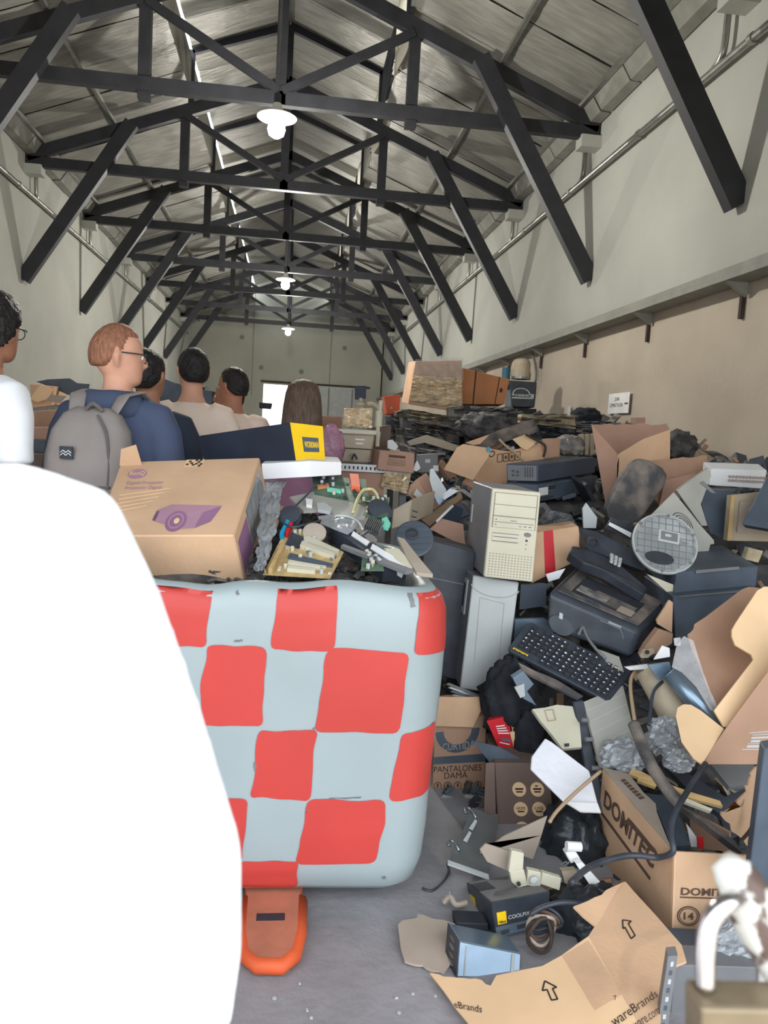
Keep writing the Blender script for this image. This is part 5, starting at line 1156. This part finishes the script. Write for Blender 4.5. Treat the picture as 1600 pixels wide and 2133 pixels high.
t = thing('white_plug', 'white mains plug and strip lying by the lettered carton', 'plug', at(1210, 1830, 2.05))
sheet('plug', None, None, 'white', [(1178, 1778), (1196, 1768), (1210, 1790), (1190, 1800)], .03, 2.08, parent=t, bev=.003); mb().limb([(at(1180, 1762, 2.08), .014), (at(1210, 1764, 2.08), .014)], 10).build('socket', 'white', t)
for k in range(2): mb().tube([at(1180+5*k, 1795+2*k, 2.07), at(1168+6*k, 1800+5*k, 2.05)], .0025, 6, 0).build('pin', 'steel', t)
sheet('strip', None, None, 'white', [(1200, 1800), (1212, 1795), (1270, 1860), (1248, 1872)], .02, 2.05, parent=t)
t = thing('grey_box_piece', 'opened beige electronics box between plug and torn carton', 'box', at(1200, 1880, 2.0))
sheet('panel', None, None, 'beige_old', [(1170, 1815), (1200, 1812), (1240, 1865), (1215, 1885), (1185, 1870)], .02, 2.1, parent=t); sheet('fins', None, None, 'mid_grey', [(1195, 1835), (1225, 1850), (1232, 1872), (1205, 1878)], .02, 2.07, parent=t)
# camera carton
t = thing('camera_carton', 'black camera carton with yellow logo lying on its side', 'box', at(1060, 1950, 1.98))
nf = Face(at(1034, 1954, 1.93), at(1142, 1926, 1.98), at(1146, 1857, 1.98), at(1024, 1881, 1.93)); bx = at(972, 1838, 2.18)-at(1024, 1881, 1.93)
mb().prism(nf.p, bx).build('carton', 'black_plastic', t, bev=.002)
tp = Face(nf.p[3], nf.p[2], nf.p[2]+bx, nf.p[3]+bx); tp.n = V((0, 0, 1)); tp.slab(mb(), .02, .04, .97, .97, .0015).build('top_panel', 'mid_grey', t); tp.slab(mb(), .02, .5, .3, .85, .003).build('top_print', 'black_matte', t)
sd_ = Face(nf.p[0]+bx, nf.p[0], nf.p[3], nf.p[3]+bx); sd_.n = (nf.p[0]-nf.p[1]).normalized(); sd_.slab(mb(), .1, .4, .3, .7, .001).build('side_print', 'yellow', t)
nf.slab(mb(), .06, .36, .22, .70, .001).build('logo_panel', 'yellow', t); text('Nikon', 'ink', t, nf.sub(.075, .39, .205, .47, .0015), bold=.02, slant=.2); text('COOLPIX S', 'white', t, nf.sub(.25, .45, .70, .56, .001))
nf.slab(mb(), .01, .02, .66, .30, .001).build('barcode_label', 'steel_blue', t); b = mb()
for k in range(9): nf.slab(b, .10+k*.017, .06, .108+k*.017, .18, .0018); nf.slab(b, .40+k*.022, .1, .412+k*.022, .22, .0018)
b.build('barcode', 'ink', t)
# cable coil, power supply
cc = at(1132, 1948, 1.86)
for k in range(5):
    rr = random.Random(k); single('cable_coil', ['brown', 'dark brown', 'grey brown', 'purplish brown', 'thin black'][k]+' cable loop standing before the camera carton', 'cable', mb().limb([(cc+V((.032*math.cos(a)*(1+.1*k)+.006*k-.01, .012*math.sin(a*2+k)+.008*k, .048*math.sin(a)*(1-.06*k)+.004*k)), .005) for a in [i*2*math.pi/22 for i in range(23)]], 7), ['dark_rust', 'dark_rust', 'card_grey', 'ink_brown', 'black_plastic'][k], smooth=True)
wire('black cable from the cable coil up over the camera carton', 'black_plastic', [(1105, 1905), (1130, 1890), (1170, 1880), (1215, 1884), (1240, 1890)], .007, 0, y=1.88)
t = thing('power_supply', 'silver computer power supply on the floor in the torn carton', 'power supply', at(1010, 2030, 1.86))
ps = Face(at(952, 2036, 1.80), at(1083, 2036, 1.82), at(1086, 1986, 1.84), at(958, 1960, 1.80)); bx = at(938, 1944, 1.92)-at(958, 1960, 1.80)
mb().prism(ps.p, [V((-.015, .075, .0))]*4).build('case', 'steel_blue', t, bev=.003); sl_ = Face(ps.p[0]+V((-.015, .075, 0)), ps.p[0], ps.p[3], ps.p[3]+V((-.015, .075, 0))); sl_.n = V((-1, -.2, 0)).normalized()
sl_.slab(mb(), 0, 0, 1, 1, .002).build('end_plate', 'black_plastic', t); ps.slab(mb(), .1, .05, .13, .9, .002).build('ridge', 'steel', t); ps.slab(mb(), .84, .1, .9, .9, .002).build('ridge', 'steel', t)
for k in range(4): sl_.disc(mb(), .5, .15+.22*k, .2, .05, .004, 8).build('screw', ['steel', 'brass'][k % 2], t)
single('wire_scrap', 'torn grey wire scrap on the floor left of the camera carton', 'wire', mb().tube([atz(925, 1880, .02), atz(938, 1868, .04), atz(950, 1884, .03), atz(972, 1880, .03)], .008, 7), 'card_grey')
single('black_wire', 'thin black wire curling on the floor near the tank', 'wire', mb().tube([atz(880, 1850, .006), atz(900, 1855, .006), atz(925, 1835, .006), atz(935, 1815, .01), atz(932, 1800, .01)], .004, 6), 'black_plastic')
blk('black_pouch', 'black pouch with a pale clip beside the camera carton', 'pouch', 'black_matte', quad((950, 1922), (1018, 1925), (1020, 1950), (952, 1945), 1.98), (.0, .06, 0))
single('torn_flap', 'torn grey brown cardboard piece lying on the floor', 'cardboard', mb().prism([atz(x, y, .012+.02*(2010-y)/100) for x, y in [(829, 1926), (838, 1917), (868, 1912)]+jag((872, 1906), (925, 1918), 5, 3, 7)+[(948, 1924), (940, 2005), (925, 2026)]+jag((915, 2022), (842, 2002), 6, 3, 9)+[(835, 1975)]], (0, 0, -.006)), 'card_grey')
sheet('broken_sleeve', 'cracked clear sleeve lying on the floor by the dark carton', 'sleeve', 'clear', [(918, 1660), (926, 1655), (965, 1670), (955, 1680)], .003, 2.78)
# torn front carton
t = thing('torn_carton', 'torn flattened tan carton with arrow prints in the front', 'cardboard', at(1200, 2100, 1.72))
T_ = Plane((905, 2035, 1.78), (1226, 1950, 1.76), (1200, 2133, 1.53)); U_ = Plane(T_(1226, 1950), T_(1345, 2160), (1420, 1970, 1.69))
T_.poly('main_panel', 'card_light', [(895, 2026), (915, 2030)]+jag((925, 2034), (1005, 2040), 6, 2, 11)+[(1012, 2050), (1022, 2053), (1034, 2032), (1070, 2024), (1130, 2012), (1170, 1990), (1200, 1968), (1226, 1950), (1345, 2160), (1000, 2160), (950, 2100), (922, 2060)], t)
U_.poly('right_panel', 'card', [(1226, 1950), (1258, 1900), (1290, 1842), (1303, 1836), (1320, 1856), (1365, 1905), (1420, 1968), (1430, 2002), (1405, 2012), (1385, 2050), (1372, 2160), (1345, 2160)], t)
W_ = Plane((1195, 1878, 1.86), U_(1303, 1836), (1240, 1930, 1.79)); W_.poly('back_flap', 'card', [(1195, 1888), (1222, 1878)]+jag((1240, 1868), (1300, 1838), 5, 3, 13)+[(1288, 1850), (1258, 1902), (1245, 1932), (1215, 1908)], t)
T_.poly('paper_tape', 'card', [(1172, 1992), (1226, 1960), (1296, 2072), (1240, 2105)], t, .0005, .001)
def arrow(pl, pts, nm='arrow_print'):
    b = mb(); P_ = [pl(x, y, .001) for x, y in pts]
    for i in range(len(P_)): b.beam(P_[i], P_[(i+1) % len(P_)], .0035, .001, pl.n)
    b.build(nm, 'ink', t)
arrow(T_, [(1135, 2044), (1160, 2057), (1151, 2060), (1162, 2082), (1149, 2084), (1140, 2062), (1130, 2064)]); arrow(U_, [(1297, 1917), (1315, 1919), (1309, 1925), (1323, 1949), (1315, 1956), (1302, 1932), (1298, 1935)])
text('wareBrands', 'ink', t, T_.face((1268, 2122), (1364, 2062), (1372, 2076), (1282, 2140)), slant=.1); text('ware.com', 'ink', t, T_.face((1318, 2134), (1372, 2100), (1376, 2112), (1326, 2146))); text('eBrands', 'ink', t, T_.face((944, 2086), (1005, 2096), (1004, 2111), (948, 2100)))
text('7', 'ink', t, T_.face((1277, 2076), (1284, 2074), (1286, 2084), (1280, 2085)))
# rails and frame at lower right
t = thing('slotted_rail', 'upright slotted steel rail beside the padlock', 'rail', at(1390, 2130, 1.5)); rl = quad((1392, 1992), (1412, 1990), (1390, 2150), (1368, 2150), 1.5); mb().prism(rl.p, (.01, .03, 0)).build('rail', 'mid_grey', t)
for k in range(8): rl.slab(mb(), .35, .06+.115*k, .65, .12+.115*k, .001).build('slot', 'pale_grey' if k % 2 else 'slate', t)
t = blk('dark_printer_base', 'dark grey case behind the padlock at lower right', 'case', 'slate', quad((1418, 1972), (1640, 1982), (1640, 2060), (1425, 2050), 1.76), (.0, .08, .0)); blk('grey_case', 'grey green metal case low behind the padlock', 'case', 'mid_grey', quad((1402, 2010), (1640, 2018), (1640, 2160), (1395, 2160), 1.66), (.0, .08, .0))
blob('clear_bag', 'knotted clear plastic bag behind the white door latch', 'bag', 'clear_grey', at(1525, 1960, 1.75), .07, .05, .05, .4, 41)
# padlock and latch of the door
t = thing('door_latch', 'white chipped steel latch bar of the door', 'latch', at(1560, 1900, .45))
mb().limb([(at(1526, 1790, .455), .006), (at(1522, 1800, .452), .0125), (at(1545, 1850, .445), .0155), (at(1590, 1935, .435), .0165), (at(1680, 2080, .42), .017), (V((.655, .385, .72)), .017)], 16).build('bar', 'chipped', t, smooth=True)
t = thing('padlock', 'worn brass padlock with steel shackle hanging from the white latch', 'padlock', at(1520, 2240, .41))
pb = Face(at(1462, 2330, .40), at(1690, 2340, .40), at(1690, 2104, .40), at(1462, 2100, .40)); mb().prism(pb.p, (.002, .026, 0)).build('body', 'brass', t, bev=.003, seg=2)
mb().limb([(p, .006) for p in smooth_pts([at(1470, 2056, .415), at(1470, 1975, .417), at(1482, 1915, .42), at(1515, 1882, .425), at(1545, 1875, .435), at(1572, 1900, .45), at(1590, 1960, .455), at(1596, 2056, .44)], 6)], 12).build('shackle', 'chrome', t, smooth=True)
# litter on the floor
rl_ = random.Random(8)
for k in range(26):
    px, py = rl_.uniform(540, 980), rl_.uniform(1700, 2120)
    if px < 880 and py < 1930: continue
    p = atz(px, py, .003); single('litter_bit', 'small pale scrap of litter on the concrete floor', 'litter', mb().box(p, (rl_.uniform(.004, .012), rl_.uniform(.003, .009), .004), eul(0, 0, rl_.uniform(0, 3))), 'pale_grey', group='litter on the floor')
# ================================================================ middle and far part of the heap
def bale(label, tl, tr, br, bl, y, d, mats, seed, n=13):
    f = quad(tl, tr, br, bl, y); rr = random.Random(seed)
    t = thing('scrap_bale', label, 'bale', f.P(.5, 0)+V((0, d/2, 0)), group='pressed scrap bales')
    mb().prism([f.P(.02, .0), f.P(.98, .0), f.P(.97, .97), f.P(.03, .97)], (0, d, 0)).build('core', mats[0], t)
    for k in range(n):
        v = (k+.3)/n; h = rr.uniform(.3, 1.1)/n; u0 = rr.uniform(-.02, .3); u1 = rr.uniform(.6, 1.02)
        pts = []; m_ = 8
        for i in range(m_+1): u = u0+(u1-u0)*i/m_; pts.append(f.P(u, min(1.02, v+h+rr.uniform(-.5, .5)*h+.05*math.sin(u*5+seed)), rr.uniform(.01, .07)))
        for i in range(m_, -1, -1): u = u0+(u1-u0)*i/m_; pts.append(f.P(u, v+rr.uniform(-.4, .2)*h+.05*math.sin(u*5+seed), rr.uniform(.0, .05)))
        b = mb(); 
        for i in range(m_): b.prism([pts[i], pts[i+1], pts[2*m_-i], pts[2*m_+1-i]], (0, d*.6, rr.uniform(-.01, .01)))
        b.build('crushed_layer', rr.choice(mats), t)
    return t
bale('pressed bale of tan and grey sheet scrap under the foil wrapped carton', (838, 852), (962, 868), (960, 905), (836, 892), 6.3, .8, ['crush', 'crush_tan', 'crush_grey', 'beige_old'], 1)
bale('pressed bale of black and silver scrap with torn left end', (838, 892), (960, 905), (962, 945), (840, 938), 6.0, .8, ['crush', 'slate', 'crush_grey', 'black_plastic'], 2)
bale('pressed bale with dark framed front below the orange carton', (966, 842), (1082, 850), (1080, 905), (966, 930), 6.3, .8, ['crush', 'slate', 'crush_grey', 'crush'], 3)
bale('pressed bale of yellowed sheet scrap near the wall', (1085, 862), (1200, 864), (1205, 895), (1080, 880), 6.6, .8, ['crush_tan', 'crush_tan', 'beige_old', 'crush'], 4, 8)
bale('pressed bale of black scrap below the yellowed bale', (1085, 885), (1200, 895), (1206, 925), (1120, 918), 6.2, .7, ['crush', 'black_plastic', 'slate'], 5, 8)
bale('pressed flat grey bale under the black bag by the wall', (1195, 876), (1300, 880), (1250, 905), (1200, 900), 6.6, .6, ['crush_grey', 'crush', 'slate'], 6, 6)
bale('pressed dark bale behind the small carton', (802, 865), (850, 870), (850, 925), (800, 915), 6.6, .7, ['crush', 'slate', 'mid_grey', 'crush_grey'], 7, 9)
bale('pressed grey bale behind the open carton flap', (845, 928), (930, 940), (935, 985), (868, 985), 5.3, .5, ['crush_grey', 'slate', 'crush', 'mid_grey'], 8, 9)
bale('pressed brown bale at the end of the row, behind the desktop computers', (1165, 918), (1238, 912), (1235, 950), (1165, 945), 5.2, .5, ['crush_grey', 'crush_tan', 'crush'], 9, 8)
# wrapped carton and orange carton on top
wf = quad((866, 752), (962, 750), (964, 860), (850, 842), 7.2)
t = blk('foil_carton', 'carton wrapped in crinkled foil and film, topmost on the heap', 'box', 'card', wf, (.02, .6, .04)); wf2 = wf
def crk(u, v): return wf.P(.0+.98*u, .08+.58*v, .02+.03*noise.noise(V((u*9, v*16, 2)))+.02*noise.noise(V((u*3, v*34, 5))))
mb().grid(crk, 40, 44).build('foil_wrap', 'crumple_foil', t)
mb().grid(lambda u, v: wf.P(-.02+1.04*u, .62+.42*v, .014+.016*noise.noise(V((u*8, v*6, 9)))), 24, 10).build('clear_film', 'clear', t, smooth=True)
of = quad((962, 766), (1062, 790), (1050, 842), (958, 842), 7.5); t = blk('orange_carton', 'orange brown carton with dark bands on top of the heap', 'box', 'card_orange', of, (.1, .6, .0))
of.slab(mb(), .28, 0, .31, 1, .002).build('band', 'dark_rust', t); of.slab(mb(), .78, 0, .80, 1, .002).build('band', 'dark_rust', t); of.slab(mb(), .84, .45, .9, .6, .002).build('print', 'dark_rust', t)
# compactor
t = thing('compactor', 'black compactor machine with white arched logo against the right wall', 'machine', at(1090, 850, 9.6)); t.location.z = 0
kf_ = quad((1062, 792), (1119, 796), (1114, 849), (1066, 848), 9.6); mb().prism(kf_.p, (.05, .5, 0)).build('head', 'black_plastic', t, bev=.01)
zb = kf_.p[0].z; c0 = (kf_.p[0]+kf_.p[1])/2; mb().box((c0.x, c0.y+.3, zb/2), (.42, .4, zb)).build('column', 'black_plastic', t)
b = mb(); kf_.ring(b, .42, .47, .36, .27, .12, .004, 14, .1, math.pi-.1); kf_.slab(b, .05, .44, .12, .50, .004); kf_.slab(b, .04, .33, .9, .38, .004); kf_.slab(b, .8, .36, .92, .52, .004); b.build('logo_print', 'pale_grey', t); text('CHEMINSC', 'pale_grey', t, kf_.sub(.13, .41, .76, .5, .004), bold=.03)
mb().lathe([(.1, 0), (.12, .02), (.12, .2), (.1, .24), (.06, .26)], at(1084, 790, 9.75), n=18).build('motor', 'beige_old', t); mb().lathe([(.125, .0), (.125, .03)], at(1084, 790, 9.75), n=18).build('motor_flange', 'steel', t); mb().lathe([(.055, -.1), (.055, .18)], at(1053, 795, 9.75), n=16).build('cylinder', 'teal', t)
mb().tube([at(1100, 768, 9.7), at(1104, 778, 9.7), at(1103, 792, 9.7)], .012).build('hose', 'mid_grey', t)
# black bag, rails, strips
blob('black_bag', 'black padded bag lying on the heap against the wall', 'bag', 'cloth_black', at(1220, 868, 6.8), .14, .14, .08, .2, 51)
single('small_notice', 'tiny blue and white notice on the wall above the black bag', 'notice', mb().box(V((XR-.004, 9.6, 1.8)), (.006, .1, .14)), 'pale_grey')
for lb, pts in [('long black rail lying over the open carton, upper one', [(975, 932), (1040, 905), (1115, 880)]), ('long black rail lying over the open carton, lower one', [(985, 936), (1045, 914), (1120, 892)])]: single('black_rail', lb, 'rail', mb().limb([(at(x, y, 5.0-.1*i), (.025, .03)) for i, (x, y) in enumerate(pts)], 6), 'dusty_black')
for k, (x0, lb) in enumerate(((1208, 'leftmost'), (1219, 'middle'), (1230, 'rightmost'))): sheet('beige_strip', lb+' of three beige strips standing beside the large carton', 'strip', 'beige_old', [(x0, 905), (x0+8, 903), (x0+7, 946), (x0, 947)], .03, 4.9)
# open carton in the middle
t = thing('flapped_carton', 'tan carton with a wide open flap and handling symbols', 'box', at(1060, 1010, 4.7))
O_ = Plane((985, 1000, 4.6), (1060, 1000, 4.6), (1020, 940, 4.65)); O_.poly('front_side', 'card', [(985, 1002), (1020, 935), (1060, 940), (1165, 912), (1165, 965), (1060, 975), (1055, 1020), (990, 1018)], t)
sheet('left_flap', None, None, 'card', [(925, 978), (952, 932), (965, 925), (1024, 934), (1018, 950), (985, 1000)], .006, 4.4, parent=t); sheet('back_flap', None, None, 'card', [(970, 922), (1020, 905), (1000, 925), (985, 927)], .006, 4.75, parent=t); sheet('top_flap', None, None, 'card_light', [(1068, 915), (1095, 905), (1122, 918), (1098, 938), (1085, 932)], .006, 4.6, parent=t); sheet('right_side', None, None, 'card_dark', [(1130, 914), (1166, 912), (1166, 950), (1135, 955)], .006, 4.62, parent=t)
hf = O_.face((1035, 945), (1085, 938), (1085, 960), (1035, 965)); b = mb()
for k in range(4):
    for a in ((.02+.25*k, .1, .22+.25*k, .1), (.22+.25*k, .1, .22+.25*k, .9), (.22+.25*k, .9, .02+.25*k, .9), (.02+.25*k, .9, .02+.25*k, .1)): hf.line(b, *a, .005, .001)
    if k: hf.disc(b, .12+.25*k, .5, .05, .2, .001, 8)
b.build('handling_icon', 'ink_brown', t); rc = O_.face((1140, 925), (1154, 924), (1154, 938), (1140, 939)); b = mb(); rc.ring(b, .5, .5, .5, .5, .3, .001); b.build('recycle_print', 'ink', t); rc = O_.face((1018, 940), (1032, 938), (1030, 952), (1017, 953)); b = mb(); rc.ring(b, .5, .5, .5, .5, .3, .001); b.build('round_print', 'ink', t)
sheet('blue_tape', None, None, 'cyan', [(1014, 932), (1020, 930), (1022, 940), (1016, 942)], .002, 4.38, parent=t)
wire('brown cord dangling over the open flapped carton', 'tan_wire', [(1040, 915), (1055, 930), (1075, 945), (1090, 960)], .008, 0, y=4.5); wire('thin brown cord at right of the flapped carton', 'dark_rust', [(1095, 905), (1120, 918), (1136, 930), (1132, 952)], .008, 0, y=4.55)
blob('grey_sack', 'dusty grey sack behind the flapped carton', 'sack', 'crush_grey', at(1185, 930, 4.95), .1, .1, .07, .3, 61)
sheet('beige_lid', 'long beige lid on dark scrap left of the flapped carton', 'tray', 'beige_old', [(848, 920), (890, 906), (955, 928), (945, 940), (885, 922), (855, 928)], .03, 5.4)  # a loose beige lid, not a tray
t = blk('grey_device', 'dark grey device with pale stickers left of the carton flap', 'device', 'mid_grey', quad((872, 948), (912, 946), (914, 985), (870, 984), 4.7), (.02, .2, 0)); sf_ = quad((872, 948), (912, 946), (914, 985), (870, 984), 4.7); sf_.slab(mb(), .35, .55, .6, .75, .003).build('sticker', 'pale_grey', t); sf_.slab(mb(), .75, .1, 1, .4, .003).build('sticker', 'white', t)
sheet('white_scrap', 'white torn box scrap above the small printed carton', 'scrap', 'white', [(808, 918), (818, 916), (830, 930), (824, 938), (808, 934)], .03, 5.1); sheet('white_clip', 'white clip strip beside the small printed carton', 'clip', 'white', [(866, 965), (870, 960), (876, 975), (868, 982), (860, 980)], .02, 4.6)
# shelf with the beige machine
zt = at(770, 968, 4.6).z
t = thing('steel_table', 'long table with white perforated front edge behind the tank', 'table', (.6, 4.9, 0))
x0, x1 = at(695, 962, 4.6).x, at(858, 975, 4.6).x
mb().box(((x0+x1)/2, 4.95, zt-.02), (x1-x0, .7, .04)).build('top', 'mid_grey', t); ef = Face((x0, 4.6, zt-.045), (x1, 4.6, zt-.045), (x1, 4.6, zt+.0), (x0, 4.6, zt+.0)); ef.slab(mb(), 0, 0, 1, 1, .004).build('edge', 'white', t)
for k in range(18): ef.slab(mb(), .03+k*.054, .3, .05+k*.054, .7, .005).build('edge_hole', 'black_matte', t)
for x in (x0+.04, x1-.04):
    for y in (4.65, 5.25): mb().box((x, y, zt/2-.02), (.04, .04, zt-.04)).build('leg', 'mid_grey', t)
blk('brown_carton', 'brown carton under the perforated table edge', 'box', 'card_pink', quad((712, 978), (800, 984), (798, 1060), (712, 1060), 4.62), (0, .4, 0)); 
fp = quad((800, 984), (856, 988), (848, 1030), (794, 1014), 4.58); t = thing('foil_sheet', 'crinkled silver foil sheet hanging from the table edge', 'foil', fp.P(.5, 0)); mb().grid(lambda u, v: fp.P(u, v, .03*noise.noise(V((u*9, v*9, 1)))), 18, 14).build('sheet', 'crumple_foil', t, solid=.003)
pf3 = quad((701, 894), (782, 898), (770, 966), (704, 962), 4.75); t = blk('beige_copier', 'yellowed beige desktop copier on the perforated table', 'copier', 'beige_old', pf3, (.04, .35, 0), .01)
pf3.slab(mb(), -.03, .88, 1.03, 1.02, .03).build('lid', 'beige', t, bev=.004); pf3.slab(mb(), .0, .42, 1, .45, .006).build('gap', 'dark_rust', t); pf3.slab(mb(), .12, .58, .2, .70, .006).build('switch', 'black_plastic', t); pf3.disc(mb(), .42, .25, .05, .06, .006, 14).build('knob', 'card_grey', t); pf3.slab(mb(), .5, .7, .75, .74, .004).build('sticker', 'white', t); pf3.slab(mb(), .52, .58, .72, .62, .004).build('sticker', 'white', t); mb().tube([at(733, 958, 4.68), at(738, 946, 4.68), at(744, 957, 4.68)], .006).build('handle', 'black_plastic', t)
ff3 = quad((716, 850), (776, 850), (774, 892), (714, 888), 4.9); t = blk('foil_box', 'small box wrapped in crumpled foil on the beige copier', 'box', 'card_grey', ff3, (.02, .25, 0)); mb().grid(lambda u, v: ff3.P(u, v, .015+.025*noise.noise(V((u*9, v*9, 4)))), 20, 18).build('foil_wrap', 'crumple_foil', t)
t = thing('task_lamp', 'beige swing arm instrument beside the foil wrapped box', 'instrument', at(792, 935, 4.9)); mb().tube([at(786, 930, 4.9), at(788, 880, 4.9), at(794, 834, 4.9)], .014).build('post', 'beige', t); mb().tube([at(765, 842, 4.9), at(778, 842, 4.9), at(788, 852, 4.9), at(790, 868, 4.9)], .014).build('arm', 'beige_old', t); mb().lathe([(.025, -.05), (.025, .05)], at(789, 872, 4.9), n=12).build('joint', 'beige', t); mb().tube([at(790, 900, 4.9), at(785, 930, 4.9)], .012, 8, 0).build('stem', 'beige', t)
t = blk('small_monitor', 'small dark screen standing above the foil wrapped box', 'screen', 'dark_blue', quad((740, 804), (763, 804), (762, 830), (740, 832), 5.1), (0, .04, 0)); mb().lathe([(.035, 0), (.03, .02), (.012, .03), (.012, .05)], at(751, 845, 5.1), n=14).build('stand', 'beige_old', t)
cf3 = quad((792, 938), (864, 944), (862, 986), (786, 978), 4.55); t = blk('printed_carton', 'small reddish brown carton with dark print on the table', 'box', 'card_pink', cf3, (-.02, .25, .0)); cf3.slab(mb(), .26, .68, .74, .82, .001).build('print', 'ink_brown', t)
for v in (.3, .38, .46, .56): cf3.slab(mb(), .24, v, .76, v+.025, .001).build('print_line', 'ink_brown', t)
of3 = quad((800, 825), (834, 822), (832, 866), (806, 862), 7.0); t = blk('orange_box', 'orange steel box standing behind the beige copier', 'box', 'orange', of3, (.02, .4, 0)); of3.disc(mb(), .4, .35, .06, .06, .01, 10).build('knob', 'pale_grey', t)
blk('brown_carton', 'brown carton stack behind the long haired person', 'box', 'card_pink', quad((664, 866), (712, 868), (712, 950), (664, 950), 5.6), (0, .5, 0)); blk('brown_carton', 'dark brown carton behind the swing arm instrument', 'box', 'card_brown', quad((776, 890), (815, 885), (812, 940), (776, 940), 5.3), (0, .4, 0))
blk('black_scanner', 'black box held up between the cream shirt and the doorway', 'box', 'black_matte', quad((540, 838), (567, 840), (564, 852), (540, 850), 5.6), (0, .1, 0))
blob('pink_wrap', 'mauve bubble wrap bundle behind the yellow carton end', 'wrap', 'pink_wrap', at(690, 935, 4.3), .07, .06, .13, .2, 71)
blob('tangled_parts', 'dark tangle of metal parts on the heap behind the flapped carton', 'scrap', 'crush', at(1010, 890, 5.6), .2, .15, .1, .4, 73)
# ---- cartons along the left wall
rl2 = random.Random(3)
def lmound(x, y): return max(0, 1.55*min(1, (-1.9-x)/.9))*min(1, (y-3.6)/1.2)*max(.1, min(1, (16-y)/6))
b = mb(); gx, gy = 22, 40
for j in range(gy+1):
    for i in range(gx+1):
        x = XL+.02+(-1.85-XL)*i/gx; y = 3.7+12*j/gy; b.v.append(V((x, y, max(.003, lmound(x, y)+.08*noise.noise(V((x*5, y*5, 0)))))))
b.f = [(j*(gx+1)+i, j*(gx+1)+i+1, (j+1)*(gx+1)+i+1, (j+1)*(gx+1)+i) for j in range(gy) for i in range(gx)]
tag(b.build('scrap_heap', 'heap'), 'dark packed scrap under the cartons along the left wall', 'scrap', kind='stuff')
for lb, m_, p4, y in [('wide brown carton low between the white shirt and the rucksack', 'card_pink', ((40, 892), (185, 890), (180, 922), (40, 925)), 5.2), ('brown crumpled carton above the wide low one at left', 'card_dark', ((58, 858), (180, 852), (185, 890), (60, 895)), 5.5), ('tan carton with a bent flap at top of the left heap', 'card', ((62, 800), (112, 805), (108, 845), (66, 850)), 6.0), ('dark brown carton under the table height at left', 'card_brown', ((40, 945), (180, 950), (180, 1010), (40, 1010)), 4.9), ('slate grey carton below the wide brown carton at left', 'slate', ((45, 918), (178, 920), (178, 950), (45, 950)), 5.05)]: blk('left_carton', lb, 'box', m_, quad(*p4, y), (-.05, .5, .02))
sheet('bent_flap', 'light brown bent cardboard flap on the left heap', 'cardboard', 'card_light', [(62, 830), (85, 800), (112, 812), (98, 832), (78, 838)], .01, 5.9); sheet('flattened_carton', 'grey brown carton lid on the left heap beside the hoodie', 'cardboard', 'card_grey', [(92, 835), (108, 822), (138, 825), (125, 840)], .01, 5.7)
sheet('black_sheet', 'black plastic sheeting on top of the left heap', 'sheeting', 'slate', [(75, 795), (100, 790), (145, 788), (160, 798), (185, 800), (180, 830), (140, 822), (110, 808)], .03, 6.2); sheet('black_sheet', 'black plastic sheeting piled between the standing people', 'sheeting', 'slate', [(318, 792), (340, 788), (365, 798), (440, 815), (440, 850), (318, 850)], .06, 7.93)
bale('pressed dark bale in the left heap behind the people', (330, 800), (460, 815), (460, 1170), (330, 1162), 8.0, .8, ['crush', 'slate', 'crush_grey'], 17, 20)
